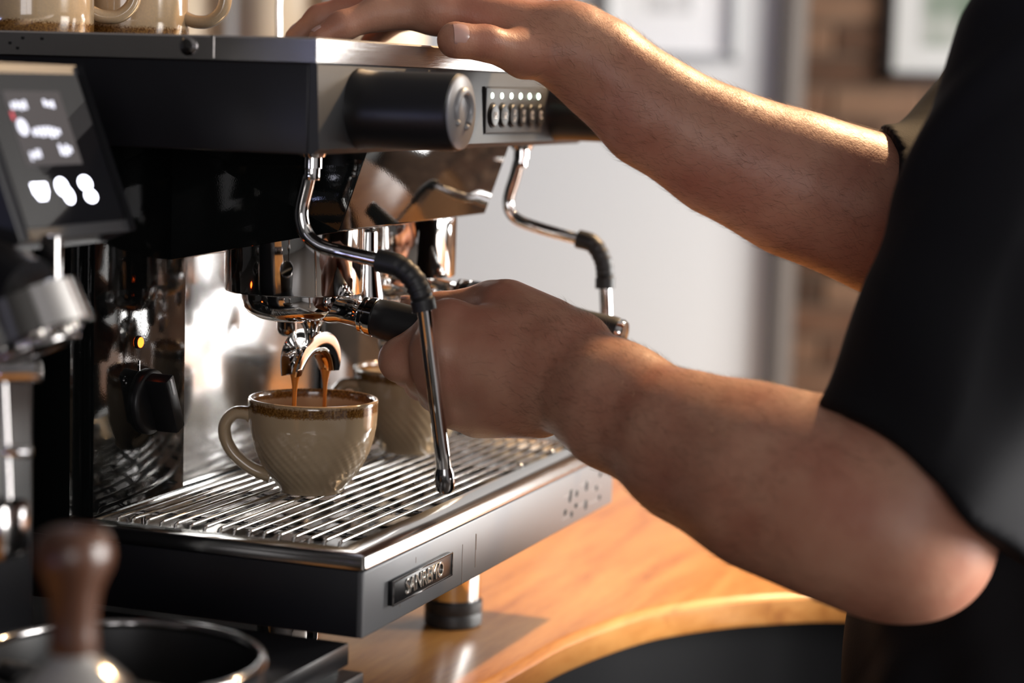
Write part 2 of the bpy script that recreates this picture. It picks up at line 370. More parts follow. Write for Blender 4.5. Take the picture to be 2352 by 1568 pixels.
# ================================================================== ESPRESSO MACHINE
W = 0.519
mach = thing('espresso_machine', 'black two-group espresso machine with steel cup tray and drip tray', 'espresso machine', (0.26, 0.22, CT))
def part(name, bm, mat, parent=mach, smooth=40, label=None):
    o = obj(name, bm, mat, parent, smooth)
    if label: o['label'] = label
    return o
# lower body: sides, floor of the tray recess and rear body
bm = BM(); box(bm, 0, .006, .003, .47, 0, .0445, .0012); part('side_panel', bm, navy)
bm = BM(); box(bm, W-.006, W, .003, .47, 0, .0445, .0012); part('side_panel', bm, navy)
bm = BM(); box(bm, .006, W-.006, .006, .47, 0.0, .012); part('base_plate', bm, pblack)
bm = BM(); box(bm, 0, W, 0, .006, 0, .0445, .0016, 3); fp = part('front_panel', bm, graphite, label='grey painted drip tray front')
# steel tray: rim frame with a flat inner ledge, and the basin under the grate
bm = BM()
rim = [(0.0, .0455), (0.0, .0530), (.0022, .0552), (.024, .0552), (.0262, .0535), (.0262, .016)]   # inward offset, height (front)
def rimpt(side, o, z):
    s = {'l': .022/.0262, 'r': .022/.0262, 'f': 1, 'b': .4}
    return o*s[side]
loops = []
for o_, z_ in rim:
    x0, x1, y0, y1 = -.0008+o_*.75, W+.0008-o_*.75, -.0008+o_, .2185-o_*.3
    loops.append([bm.verts.new(p) for p in ((x0, y0, z_), (x1, y0, z_), (x1, y1, z_), (x0, y1, z_))])
for a, b in zip(loops, loops[1:]):
    for i in range(4): bm.faces.new((a[i], a[(i+1) % 4], b[(i+1) % 4], b[i]))
bm.faces.new(loops[-1]); bmesh.ops.recalc_face_normals(bm, faces=bm.faces[:])
bmesh.ops.bevel(bm, geom=[e for e in bm.edges if abs((e.verts[0].co-e.verts[1].co).z) > .004 and e.calc_length() < .012], offset=.002, segments=3, affect='EDGES')
part('drip_tray_rim', bm, steel, smooth=50, label='polished steel rim of the drip tray')
# small pegs on the front ledge
for x in (.36, .435):
    bm = BM(); lathe(bm, [(.0028, 0), (.0028, .0015), (.0012, .0028)], (x, .0285, .0552), 16); part('ledge_peg', bm, wiremat)
# rear body: glossy pillars left and right of the steel splash back
bm = BM(); box(bm, .002, W-.002, .222, .47, .0445, .3115); part('rear_body', bm, gloss, label='glossy black rear housing')
bm = BM(); box(bm, .018, .1432, .2135, .222, .0556, .3115, .0008); pil = part('pillar_panel', bm, gloss, label='glossy black control panel beside the splash back')
bm = BM(); box(bm, .3760, .501, .2135, .222, .0556, .3115, .0008); part('pillar_panel', bm, gloss)
bm = BM(); box(bm, .1440, .3752, .2165, .222, .0556, .2900, .0006); part('splash_back', bm, splash, label='satin steel splash back')
# upper body
bm = BM(); box(bm, 0, W, .046, .47, .3115, .3695, .0015); part('upper_body', bm, navy, label='matt black upper housing')
bm = BM()
prof = [(.046, .3115), (.0425, .3115), (.0385, .3150), (.0405, .3680), (.042, .3700), (.046, .3700)]
prism(bm, prof, lambda p, t: (t, p[0], p[1]), .0012, W-.0012)
ufp = part('upper_front_panel', bm, graphite2, label='dark grey upper front panel')
# steel cup tray on top
bm = BM(); lo = []
for o_, z_ in ((0, .3700), (0, .3845), (.0012, .3857), (.0028, .3857), (.0036, .3848), (.0036, .3805)):
    x0, x1, y0, y1 = -.0015+o_, W+.0015-o_, .0400+o_, .4715-o_
    lo.append([bm.verts.new(p) for p in ((x0, y0, z_), (x1, y0, z_), (x1, y1, z_), (x0, y1, z_))])
for a, b in zip(lo, lo[1:]):
    for i in range(4): bm.faces.new((a[i], a[(i+1) % 4], b[(i+1) % 4], b[i]))
bm.faces.new(lo[-1]); bm.faces.new(lo[0][::-1]); bmesh.ops.recalc_face_normals(bm, faces=bm.faces[:])
ctray = part('cup_tray', bm, brushed, smooth=40, label='brushed steel cup tray')
bm = BM(); lathe(bm, [(.0062, 0), (.0062, .0015), (.0045, .0035), (.0015, .0040)], (-.0012, .132, .3783), 20, (-1, 0, 0)); part('tray_screw', bm, dchrome)
bm = BM(); box(bm, -.0021, -.0012, .1135, .1160, .3712, .3855); part('tray_seam', bm, brushed)
for y, z in ((.258, .3810), (.262, .3742), (.243, .3808), (.268, .3775)):
    bm = BM(); box(bm, -.0018, -.0012, y-.0012, y+.0012, z-.0009, z+.0009); part('tray_slot', bm, darkvoid)
# cup rail of bent wire along the far side and back
bm = BM(); R_ = smooth_path([(.505, .0665, .384), (.505, .0665, .43), (.505, .075, .438), (.505, .20, .438), (.505, .318, .438), (.505, .326, .43), (.505, .326, .396), (.505, .331, .3880), (.505, .345, .3855), (.505, .455, .3855)], 5)
tube(bm, R_, .0022, 10); part('cup_rail', bm, chrome)
# group cover: glossy hanging panel
bm = BM(); prof = [(.0596, .3115), (.0795, .2548), (.0815, .2540), (.2165, .2262), (.2165, .3115)]
prism(bm, prof, lambda p, t: (t, p[0], p[1]), .121, .398, .0008); part('group_cover', bm, gloss, smooth=30, label='glossy black group cover')
# group heads
GX = (.1725, .352); GY = .140
def group_head(x):
    bm = BM()
    lathe(bm, [(.0440, .2065), (.0500, .2048), (.0508, .2060), (.0508, .2580), (.0300, .2600)], (x, GY, 0), 72)
    g = part('group_head', bm, chrome, smooth=35, label='chrome group head')
    bm = BM(); lathe(bm, [(.0015, .1668), (.0040, .1672), (.0068, .1695), (.0080, .1730), (.0080, .1905), (.0105, .1915), (.0105, .2060)], (x+.030, GY+.020, 0), 28)
    obj('discharge_nozzle', bm, dchrome, g)
for x in GX: group_head(x)
bm = BM(); lathe(bm, [(.0150, .1760), (.0165, .1765), (.0162, .1800), (.0140, .1960), (.0105, .2150), (.0085, .2300), (.0080, .2450)], (.2560, .1200, 0), 36); part('hot_water_nozzle', bm, chrome)

# ------- knobs, wands
def knob(x):
    bm = BM(); zc = .3407
    lathe(bm, [(.0270, -.0400), (.0262, -.0370), (.0256, -.0300), (.0256, .0285), (.0250, .0315), (.0236, .0325)], (x, 0, zc), 64, (0, -1, 0))
    k = part('steam_knob', bm, pblack, label='black cylindrical steam knob')
    bm = BM(); lathe(bm, [(.0240, .0310), (.0243, .0330), (.0225, .0340)], (x, 0, zc), 64, (0, -1, 0)); obj('knob_cap', bm, capgrey, k)
    bm = BM(); pts = []
    for i in range(25):
        a = math.radians(205 - 250*i/24); pts.append(Vector((x+.0125*math.cos(a), -.0345, zc+.0015+.0125*math.sin(a))))
    tube(bm, pts, [.0022+.0006*math.sin(math.pi*i/24) for i in range(25)], 10); obj('cap_emblem', bm, capgrey, k)
    bm = BM()
    for a in (222, -62):
        bmesh.ops.create_icosphere(bm, subdivisions=2, radius=.0022, matrix=Matrix.Translation((x+.0125*math.cos(math.radians(a)), -.0343, zc+.0015+.0125*math.sin(math.radians(a)))))
    obj('cap_emblem', bm, capgrey, k)
    # dark collar behind the knob
    bm = BM(); lathe(bm, [(.0245, -.0410), (.0245, -.0365)], (x, 0, zc), 48, (0, -1, 0)); obj('knob_collar', bm, rubber, k)
for x in (.065, W-.065): knob(x)
W1 = [(.065, .0746, .3042), (.065, .0776, .29), (.065, .0812, .2752), (.065, .0813, .2649), (.065, .0769, .2548), (.065, .0657, .2478), (.066, .0466, .2441), (.068, .0234, .2403)]
W1R = [(.068, .0257, .2404), (.069, .0111, .2377), (.07, .0002, .2295), (.071, -.0053, .2181), (.072, -.0074, .2089)]
W1T = [(.072, -.007, .2109), (.084, -.0165, .1202), (.088, -.0180, .0989), (.09, -.0185, .083)]
W2 = [(.454, .0708, .303), (.454, .075, .2853), (.454, .0799, .2686), (.454, .0804, .2575), (.454, .0722, .2476), (.454, .0496, .2407), (.454, .0145, .2334)]
W2R = [(.454, .0172, .234), (.454, .004, .2303), (.454, -.0048, .2181), (.454, -.0076, .2055), (.454, -.008, .1939)]
W2T = [(.454, -.0079, .1964), (.454, -.0115, .151), (.454, -.0153, .103), (.454, -.0167, .0851)]
def wand(A, B, T):
    bm = BM(); tube(bm, smooth_path(A, 7), .0049, 20); wd = part('steam_wand', bm, chrome, label='bent chrome steam wand')
    top = Vector(A[0]); bm = BM()
    lathe(bm, [(.0066, -.001), (.0066, .0060), (.0085, .0065), (.0115, .0135), (.0120, .0150)], top+Vector((0, -.0005, -.003)), 28); obj('ball_joint', bm, chrome, wd)
    bm = BM(); lathe(bm, [(.0056, -.012), (.0058, -.0115), (.0058, -.003), (.0056, -.0025)], top, 20); obj('collar', bm, chrome, wd)
    path = smooth_path(B, 8); n = len(path); rad = []
    for i in range(n):
        t = i/(n-1); rr = .0076
        if t < .22 or t > .80: rr = .0078
        else: rr = .0076 + .0004*math.sin(t*62)
        if t > .80: rr = .0084
        rad.append(rr)
    bm = BM(); tube(bm, path, rad, 22); obj('rubber_grip', bm, rubber, wd)
    bm = BM(); tube(bm, smooth_path(T[:-1], 4), .0052, 20); obj('wand_tube', bm, chrome, wd)
    a, b = Vector(T[-2]), Vector(T[-1]); d = (b-a).normalized(); L = (b-a).length
    bm = BM(); lathe(bm, [(.0054, -.002), (.0066, .002), (.0069, L*.45), (.0064, L*.80), (.0045, L*.97), (.0015, L)], a, 24, d); obj('wand_tip', bm, dchrome, wd)
wand(W1, W1R, W1T); wand(W2, W2R, W2T)

# ------- key pad
bm = BM(); box(bm, .2872, .4140, .0372, .0415, .3223, .3572, .0010); kp = part('key_pad', bm, graphite2, label='key pad with six round buttons and six lights')
bm = BM(); box(bm, .2864, .4148, .0384, .0410, .3216, .3580); obj('key_pad_gap', bm, darkvoid, kp)
for i in range(6):
    x = .3000+.0205*i; zc = .3362
    bm = BM(); lathe(bm, [(.0096, 0), (.0098, .0006), (.0096, .0010)], (x, .0374, zc), 32, (0, -1, 0)); obj('button_well', bm, darkvoid, kp)
    bm = BM(); lathe(bm, [(.0084, 0), (.0084, .0014), (.0078, .0020), (.0058, .0017), (.0010, .0014)], (x, .0366, zc), 36, (0, -1, 0)); obj('button', bm, btn, kp)
    bm = BM(); lathe(bm, [(.0021, 0), (.0021, .0004), (.0014, .0009)], (x-.0014, .0374, .3512), 20, (0, -1, 0)); obj('light', bm, led_g, kp)
    # printed cup symbol: bowl, ear, saucer (two bowls on the double buttons)
    bm = BM(); y0, y1 = .0344, .0349
    tops = [0.0] if i < 2 else [.0024, -.0030]
    if i < 4:
        for t in tops:
            k = 1.0 if i < 2 else .75; cx, cz = x+.0006, zc+t
            for bx in ((-.0022, -.0017, -.0006, .0026), (.0015, .0020, -.0006, .0026), (-.0022, .0020, -.0010, -.0004), (.0020, .0032, .0018, .0022), (.0028, .0032, .0004, .0022), (.0020, .0032, .0004, .0008), (-.0030, .0028, -.0024, -.0019)):
                box(bm, cx+bx[0]*k, cx+bx[1]*k, y0, y1, cz+bx[2]*k, cz+bx[3]*k)
    else:
        pts = [Vector((x+.0028*math.cos(a), .0347, zc+.0028*math.sin(a))) for a in np.linspace(0.6, 5.6, 18)]
        tube(bm, pts, .0003, 6); box(bm, x-.0003, x+.0003, y0, y1, zc-.0010, zc+.0034)
    obj('button_symbol', bm, white_ink, kp)

# ------- badge, vents, dirt on the tray front
bm = BM(); box(bm, .0394, .1428, -.0036, .0005, .0134, .0302, .0010, 2); bd = part('badge', bm, principled('badge_black', (.005, .005, .006), .3, 0, .3), fp if False else mach, label='black name badge with raised metal letters')
bm = BM()
for a, b, c, d in ((.0394, .1428, .0293, .0304), (.0394, .1428, .0132, .0142), (.0392, .0404, .0132, .0304), (.1418, .1430, .0132, .0304)):
    box(bm, a, b, -.0041, -.0030, c, d, .0003, 1)
obj('badge_border', bm, dchrome, bd)
tx = text('badge_lettering', 'SANREMO', letter, bd, (.0925, -.0037, .0217), (1, 0, 0), (0, 0, 1), .0150, 0.96, .0006, bev=.00022)
for x, z, h, tilt in ((.4062, .0268, .0105, .0035), (.4221, .0262, .0055, 0), (.4469, .0284, .0085, 0), (.4827, .0323, .0040, 0), (.4738, .0222, .0045, 0), (.4828, .0125, .0045, 0), (.4465, .0125, .0085, 0), (.4212, .0162, .0040, 0), (.3941, .0152, .0050, .0012), (.4102, .0108, .0050, 0)):
    bm = BM(); n = 8; poly = []
    for k in range(2*n+1):
        pass
    for k in range(n+1):
        a = math.pi*k/n; poly.append((.0030*math.cos(a), h/2-.0028+.0028*math.sin(a)))
    for k in range(n+1):
        a = math.pi+math.pi*k/n; poly.append((.0030*math.cos(a), -h/2+.0028+.0028*math.sin(a)))
    prism(bm, poly, lambda p, t: (x+p[0]+tilt*p[1]/h, t, z-.0015+p[1]), -.0003, .001)
    obj('vent_hole', bm, darkvoid, fp)
for a, z in ((.386, .0085), (.39, .0268), (.43, .0296), (.425, .0130), (.455, .0100), (.46, .0205)):
    bm = BM(); box(bm, a, a+.026, -.0002, .0005, z, z+.0005); obj('vent_line', bm, capgrey, fp)
coffee_stain = principled('coffee_stain', (.10, .055, .03), .6)
for x0, x1, z0, z1 in ((.1955, .1966, .008, .0330), (.1968, .1974, .0210, .0325), (.1700, .1706, .0005, .0300), (.0590, .0597, .0085, .0105), (.0850, .0856, .0335, .0375)):
    bm = BM(); box(bm, x0, x1, -.00015, .0003, z0, z1); obj('drip_stain', bm, coffee_stain, fp)

# ------- rotary switch and indicator on the left pillar
PY = .2135
def pp(x, z, y=PY):   # shift for the pillar's surface being slightly nearer than the splash back
    return (x, y, z)
bm = BM(); lathe(bm, [(.0045, 0), (.0045, .0012), (.0040, .0016)], pp(.0765, .1712), 24, (0, -1, 0)); il = obj('indicator_lamp', bm, darkvoid, mach)
bm = BM(); lathe(bm, [(.0037, .0012), (.0037, .0022), (.0018, .0034)], pp(.0765, .1712), 24, (0, -1, 0)); obj('lamp_lens', bm, led_o, il)
bm = BM(); lathe(bm, [(.0235, 0), (.0235, .0030), (.0225, .0045), (.0195, .0055)], pp(.0905, .1270), 48, (0, -1, 0)); sw = obj('rotary_switch', bm, pblack, mach); sw['label'] = 'black rotary power switch'
bm = BM(); box(bm, -.0060, .0060, PY-.0230, PY-.0045, -.0215, .0215, .0018)
bmesh.ops.rotate(bm, verts=bm.verts[:], cent=(0, 0, 0), matrix=Matrix.Rotation(math.radians(-24), 3, 'Y')); bmesh.ops.translate(bm, verts=bm.verts[:], vec=(.0905, 0, .1270))
obj('switch_grip', bm, pblack, sw)
bm = BM(); box(bm, -.0010, .0010, PY-.0235, PY-.0225, .0080, .0205)
bmesh.ops.rotate(bm, verts=bm.verts[:], cent=(0, 0, 0), matrix=Matrix.Rotation(math.radians(-24), 3, 'Y')); bmesh.ops.translate(bm, verts=bm.verts[:], vec=(.0905, 0, .1270))
obj('switch_mark', bm, white_ink, sw)
for s, x, z in (('0', .0590, .1448), ('1', .0775, .1540), ('2', .0955, .1448)):
    text('switch_numeral', s, dchrome, sw, (x, PY-.0004, z), (1, 0, 0), (0, 0, 1), .0105, 1.0, .0003)

# ------- feet
def foot(x, y, CT=CT):
    bm = BM(); lathe(bm, [(.0215, CT+.022), (.0225, CT+.024), (.0225, .000), (.020, .002)], (x, y, 0), 40); f = part('foot', bm, chrome, label='chrome machine foot with rubber base')
    bm = BM(); lathe(bm, [(.0225, CT), (.0245, CT+.002), (.0248, CT+.010), (.0240, CT+.012), (.0248, CT+.014), (.0245, CT+.022), (.0220, CT+.0235)], (x, y, 0), 40); obj('rubber_base', bm, rubber, f)
for x in (.104, .4153):
    foot(x, .105); foot(x, .40, CT+.0015)

# ================================================================== DRIP GRATE (lifts out)
gr = thing('drip_grate', 'grid of thin polished steel wires over the drip tray under the cups', 'drip grate', (.26, .12, .044))
XA, XB = .0346, .4900
def wire_mesh():
    bm = BM(); tube(bm, [(XA+.0004, 0, .0440), (XA, 0, .0505), (XA+.0012, 0, .0530), (XA+.004, 0, .0538), (XB-.004, 0, .0538), (XB-.0012, 0, .0530), (XB, 0, .0505), (XB-.0004, 0, .0440)], .00135, 10)
    me = bpy.data.meshes.new('wire'); bm.to_mesh(me); bm.free(); me.shade_smooth(); me.materials.append(wiremat); return me
wme = wire_mesh()
for i in range(16):
    o = bpy.data.objects.new('wire', wme); COL.objects.link(o); o.parent = gr
    o.location = Vector((0, .0342+.01132*i, 0))-Vector(gr.location)
for x in (.070, .165, .262, .355, .452):
    bm = BM(); tube(bm, smooth_path([(x, .0335, .0400), (x, .0335, .0490), (x, .0370, .0508), (x, .2010, .0508), (x, .2040, .0490), (x, .2040, .0400)], 4), .0017, 10); obj('cross_bar', bm, dchrome, gr)
# perforated basin insert seen between the wires
bm = BM()
for i in range(9):
    for j in range(4):
        x0 = .045+.049*i; y0 = .040+.041*j; box(bm, x0, x0+.034, y0, y0+.026, .0162, .0225, .001, 1)
o = part('basin_insert', bm, dchrome)

# ================================================================== PORTAFILTERS
def portafilter(x, label):
    t = thing('portafilter', label, 'portafilter', (x, GY, .185), 'portafilters locked into the machine')
    bm = BM(); lathe(bm, [(.0075, .1822), (.0160, .1828), (.0260, .1850), (.0330, .1885), (.0372, .1935), (.0385, .2000), (.0385, .2050), (.0330, .2052)], (x, GY, 0), 64); obj('filter_bowl', bm, chrome, t, 60)
    ya, za = GY-.033, .1945; d = Vector((0, -1.0, -.155)).normalized(); A = Vector((x, ya, za))
    bm = BM(); lathe(bm, [(.0125, -.012), (.0118, .000), (.0098, .006), (.0102, .022), (.0112, .0235)], A, 32, d); obj('neck', bm, chrome, t)
    B = A+d*.0235
    bm = BM(); lathe(bm, [(.0120, 0), (.0134, .0008), (.0134, .0035), (.0126, .0042), (.0126, .0055), (.0140, .0062), (.0142, .0108), (.0134, .0112)], B, 40, d); obj('ferrule', bm, chrome, t, 30)
    Cc = B+d*.0110
    bm = BM(); lathe(bm, [(.0128, 0), (.0142, .0015), (.0148, .012), (.0146, .045), (.0128, .075), (.0118, .100), (.0122, .124), (.0116, .128)], Cc, 40, d); obj('handle', bm, rubber, t, 50)
    bm = BM(); lathe(bm, [(.0112, .1275), (.0114, .131), (.0098, .1335), (.0020, .1342)], Cc, 32, d); obj('end_cap', bm, chrome, t)
    return t
def spout(t, x):
    # short neck under the bowl, then an open twin channel that arches out and down to both sides
    cx, cy = x, GY-.012; D = Vector((.985, -.17, 0)).normalized(); E_ = Vector((-D.y, D.x, 0)); Cn = Vector((cx, cy, 0))
    bm = BM(); lathe(bm, [(.0046, .1660), (.0046, .1720), (.0066, .1785), (.0105, .1840)], (cx, cy, 0), 28); obj('spout_neck', bm, chrome, t)
    def at(s):
        a = s*math.pi/2*1.03; p = Cn + D*(.0270*math.sin(a)) + Vector((0, 0, .1455+.0300*math.cos(a)))
        return p, (D*math.sin(a)*1.35 + Vector((0, 0, math.cos(a)))).normalized()
    bm = BM(); n = 36; verts = []; seg = 18; th = .0013
    for i in range(n+1):
        s = -1+2*i/n; p, nr = at(s); q = abs(s)
        wv = .0112*(1-.40*q**2.6); dp = .0172*(1-.38*q**2)
        sec = []
        for k in range(seg+1):
            b = math.pi*k/seg; sec.append(p + E_*(wv*math.copysign(abs(math.cos(b))**.5, math.cos(b))) - nr*(dp*math.sin(b)))
        for k in range(seg+1):
            b = math.pi*(1-k/seg); sec.append(p + E_*((wv-th)*math.copysign(abs(math.cos(b))**.5, math.cos(b))) - nr*((dp-th)*math.sin(b)) + nr*.0005)
        verts.append([bm.verts.new(v) for v in sec])
    m_ = len(verts[0])
    for i in range(n):
        for k in range(m_): bm.faces.new((verts[i][k], verts[i][(k+1) % m_], verts[i+1][(k+1) % m_], verts[i+1][k]))
    bm.faces.new(verts[0][::-1]); bm.faces.new(verts[-1]); bmesh.ops.recalc_face_normals(bm, faces=bm.faces[:])
    obj('twin_spout', bm, chrome, t, 50)
    tips = []
    for sg in (-1, 1):      # thin film of coffee running down each channel
        pts = []
        for i in range(10):
            q = .10+.90*i/9; p, nr = at(sg*q); pts.append(p-nr*(.0172*(1-.38*q*q)-.0028))
        tips.append(pts[-1])
        if t.get('pouring'):
            bm = BM(); tube(bm, pts, [.0018+.0010*i/9 for i in range(10)], 12); obj('coffee_film', bm, crema, t, 60)
    return tips
p1 = portafilter(GX[0], 'chrome portafilter with black handle gripped by the hand, coffee pouring out'); p1['pouring'] = 1; TIPS = spout(p1, GX[0]+.006)
p2 = portafilter(GX[1], 'chrome portafilter with black handle in the far group behind the hand'); spout(p2, GX[1])

# ================================================================== CUPS
cupin = ceramic('kiln_glaze_inside', .0630, .0700)
cupm = ceramic('kiln_glaze', .0603, .0672)
CUP_P = [(.0482, .0690), (.0480, .060), (.0473, .050), (.0455, .0405), (.0423, .030), (.0375, .020), (.0315, .0115), (.0262, .0050), (.0240, .0018), (.0232, 0)]
def cup_bm():
    bm = BM(); H = .069; inner = [(max(r-.0036, .004), max(z, .0065)) for r, z in CUP_P if z > .004]
    prof = [(.0190, .0016)] + [(r, z) for r, z in CUP_P[::-1]]
    fine = []
    for (r0, z0), (r1, z1) in zip(prof, prof[1:]):
        for k in range(4): fine.append((r0+(r1-r0)*k/4, z0+(z1-z0)*k/4))
    fine += [(.0482, .0688), (.0474, .0699), (.0462, .0701), (.0450, .0694), (.0446, .0670)]
    n_out = len(fine)-3
    fine += [(r, z) for r, z in inner if z < .066]
    fine += [(.012, .0052)]
    def mod(a, h): return 1.0
    seg = 240; rings = []
    for idx, (r, z) in enumerate(fine):
        ring = []
        for i in range(seg):
            a = 2*math.pi*i/seg; rr = r
            if idx < n_out and .002 < z < .047:      # spiral fluting pressed into the lower body
                e = math.sin(math.pi*min(max((z-.002)/.045, 0), 1))**.8
                rr *= 1 + .021*e*(abs(math.sin(17*(a + z*20.0)))-.65)
            ring.append(bm.verts.new((rr*math.cos(a), rr*math.sin(a), z)))
        rings.append(ring)
    for k in range(len(rings)-1):
        for i in range(seg): bm.faces.new((rings[k][i], rings[k][(i+1) % seg], rings[k+1][(i+1) % seg], rings[k+1][i]))
    bm.faces.new(rings[0][::-1]); bm.faces.new(rings[-1]); bmesh.ops.recalc_face_normals(bm, faces=bm.faces[:])
    return bm
def cup(loc, ang, label, up_=True):
    t = thing('coffee_cup', label, 'cup', loc, 'cream stoneware coffee cups')
    b_ = cup_bm(); me = bpy.data.meshes.new('cup_body'); b_.to_mesh(me); b_.free(); me.shade_smooth(); me.materials.append(cupm); me.materials.append(cupin)
    for f in me.polygons:
        c_ = f.center; f.material_index = 1 if (f.normal.x*c_.x+f.normal.y*c_.y) < -1e-5 and c_.z > .004 or (c_.z < .012 and f.normal.z > .5 and c_.z > .0045) else 0
    b = bpy.data.objects.new('cup_body', me); COL.objects.link(b); b.parent = t
    hb = BM(); hp = smooth_path([(.0440, 0, .0540), (.0500, 0, .0568), (.0585, 0, .0562), (.0648, 0, .0490), (.0650, 0, .0385), (.0590, 0, .0270), (.0480, 0, .0175), (.0380, 0, .0125), (.0310, 0, .0110)], 6)
    n = len(hp); tube(hb, hp, [.0058+.0012*abs(2*i/(n-1)-1)**3 for i in range(n)], 18, ((1, 0, 0), .82))
    me = bpy.data.meshes.new('cup_handle'); hb.to_mesh(me); hb.free(); me.shade_smooth(); me.materials.append(cupm)
    h = bpy.data.objects.new('cup_handle', me); COL.objects.link(h); h.parent = t
    t.rotation_euler = (0, 0, ang)
    return t
HANG = math.atan2(.934, -.356)
WZ = .05535
c1 = cup((.1820, .1270, WZ), HANG, 'cream cup with brown speckled rim catching the coffee on the drip grate')
c2 = copy_tree(c1); c2.location = (.3804, .1343, WZ); c2.rotation_euler = (0, 0, HANG+.35); c2['label'] = 'cream cup on the drip grate partly hidden behind the hand, no coffee pouring'
# coffee in the near cup
bm = BM(); lathe(bm, [(.0375, .0285), (.0384, .0300), (.0375, .0306), (.002, .0306)], (.1820, .1270, WZ), 48); obj('coffee_surface', bm, crema, None, 40)
bpy.data.objects['coffee_surface'].parent = c1; bpy.data.objects['coffee_surface'].matrix_basis = (Matrix.Translation(c1.location) @ Matrix.Rotation(HANG, 4, 'Z')).inverted()
# coffee streams
def stream(px, py, z0, label):
    bm = BM(); zb = WZ+.0290; prof = []; n = 14
    for i in range(n+1):
        t = i/n; prof.append((.0026*(1-t)**7+.0015+.0003*math.sin(7*t+px*300), z0+(zb-z0)*t))
    lathe(bm, prof[::-1], (px, py, 0), 16)
    for v in bm.verts: v.co.y += .0012*((z0-v.co.z)/(z0-zb))
    tag(obj('coffee_stream', bm, crema, None, 60), label, 'coffee', 'coffee pouring from the twin spout')
stream(TIPS[0].x, TIPS[0].y, TIPS[0].z+.001, 'left stream of brown coffee falling from the spout into the cup')
stream(TIPS[1].x, TIPS[1].y, TIPS[1].z+.001, 'right stream of brown coffee falling from the spout into the cup')
# mugs turned upside down on the cup tray
mugm = ceramic('mug_glaze', -.012, -.002)
def mug(loc, ang, label):
    t = thing('coffee_mug', label, 'mug', loc, 'mugs upside down on the machine')
    H = .092; R = .0455
    # modelled upside down: the glazed rim is at z = 0
    prof = [(R-.004, .004), (R-.0040, .0012), (R-.0018, 0), (R, .0016), (R, .020), (R*.995, .050), (R*.98, .080), (R*.90, .090), (R*.80, H), (.004, H)]
    bm = BM(); lathe(bm, [(.004, H-.006), (R*.86, H-.008), (R-.0042, .070)]+prof, (0, 0, 0), 72, cap0=True, cap1=True)
    me = bpy.data.meshes.new('mug_body'); bm.to_mesh(me); bm.free(); me.shade_smooth(); me.materials.append(mugm2)
    b = bpy.data.objects.new('mug_body', me); COL.objects.link(b); b.parent = t
    hb = BM(); hp = smooth_path([(.042, 0, .022), (.052, 0, .0185), (.064, 0, .0200), (.0730, 0, .0300), (.0735, 0, .048), (.066, 0, .062), (.054, 0, .069), (.042, 0, .071)], 6)
    tube(hb, hp, .0062, 18, ((1, 0, 0), .8)); me = bpy.data.meshes.new('mug_handle'); hb.to_mesh(me); hb.free(); me.shade_smooth(); me.materials.append(mugm2)
    h = bpy.data.objects.new('mug_handle', me); COL.objects.link(h); h.parent = t
    t.rotation_euler = (0, 0, ang); return t
def rim_down_glaze():
    mt = ceramic('mug_glaze_band', -.0060, .0125); 
    return mt
mugm2 = rim_down_glaze()
HR = math.atan2(-.934, .356)
MZ = .3806
g1 = mug((.072, .302, MZ), HR+.25, 'cream mug standing upside down at the near corner of the cup tray')
g2 = copy_tree(g1); g2.location = (.165, .278, MZ); g2.rotation_euler = (0, 0, HR-.10); g2['label'] = 'cream mug upside down on the cup tray, half hidden by the nearer mug'

# ================================================================== GRINDER, TAMPER, KNOCK BOX (left foreground)
gd = thing('coffee_grinder', 'black coffee grinder with a glowing touch screen', 'coffee grinder', (-.16, .22, CT))
a_, b_ = Vector((0, .1511, .3561)), Vector((0, .1167, .2696)); e_ = (b_-a_).normalized(); n_ = Vector((0, -.92926, .36943))
def sp(x, v, h=0.0):     # point on the tilted screen: x across, v down the face, h proud of it
    p = a_+e_*v+n_*h; return Vector((x, p.y, p.z))
def slab(name, x0, x1, v0, v1, h0, h1, mat, parent, bev=0.0):
    bm = BM(); r = bmesh.ops.create_cube(bm, size=1.0)
    for v in r['verts']: v.co = sp(x0+(v.co.x+.5)*(x1-x0), v0+(v.co.y+.5)*(v1-v0), h0+(v.co.z+.5)*(h1-h0))
    if bev: bmesh.ops.bevel(bm, geom=bm.edges[:], offset=bev, segments=3, affect='EDGES', profile=.5)
    bmesh.ops.recalc_face_normals(bm, faces=bm.faces[:]); return obj(name, bm, mat, parent, 35)
sh = slab('screen_housing', -.213, -.0990, -.004, .0945, -.022, -.0008, bezel, gd, .004); sh['label'] = 'dark bezel of the touch screen'
sg = slab('screen_glass', -.209, -.1030, -.001, .0905, -.003, .0002, principled('screen_glass', (.004, .004, .005), .06, 0, .3), gd, .0008)
slab('display', -.1886, -.1298, .0095, .0550, .0001, .0004, scr_on, sg)
def glyphs(x0, x1, v0, v1, n, name='display_text', mat=scr_tx):
    bm = BM(); wd = (x1-x0)/n
    for i in range(n):
        f0 = random.uniform(0, .35); f1 = random.uniform(.65, 1)
        r = bmesh.ops.create_cube(bm, size=1.0)
        for v in r['verts']: v.co = sp(x0+wd*(i+.12+(v.co.x+.5)*.70), v0+(v1-v0)*(f0+(v.co.y+.5)*(f1-f0)), .0004+(v.co.z+.5)*.0002)
    obj(name, bm, mat, sg, 0)
glyphs(-.185, -.168, .0150, .0215, 4); glyphs(-.151, -.139, .0140, .0205, 3); glyphs(-.172, -.142, .0300, .0385, 7); glyphs(-.182, -.170, .0450, .0520, 4); glyphs(-.150, -.136, .0420, .0500, 4)
slab('display_mark', -.1875, -.1850, .0220, .0270, .0004, .0006, scr_red, sg)
def blob(name, poly, mat):
    bm = BM(); prism(bm, poly, lambda p, t: sp(p[0], p[1], t), .0002, .0006); obj(name, bm, mat, sg, 0)
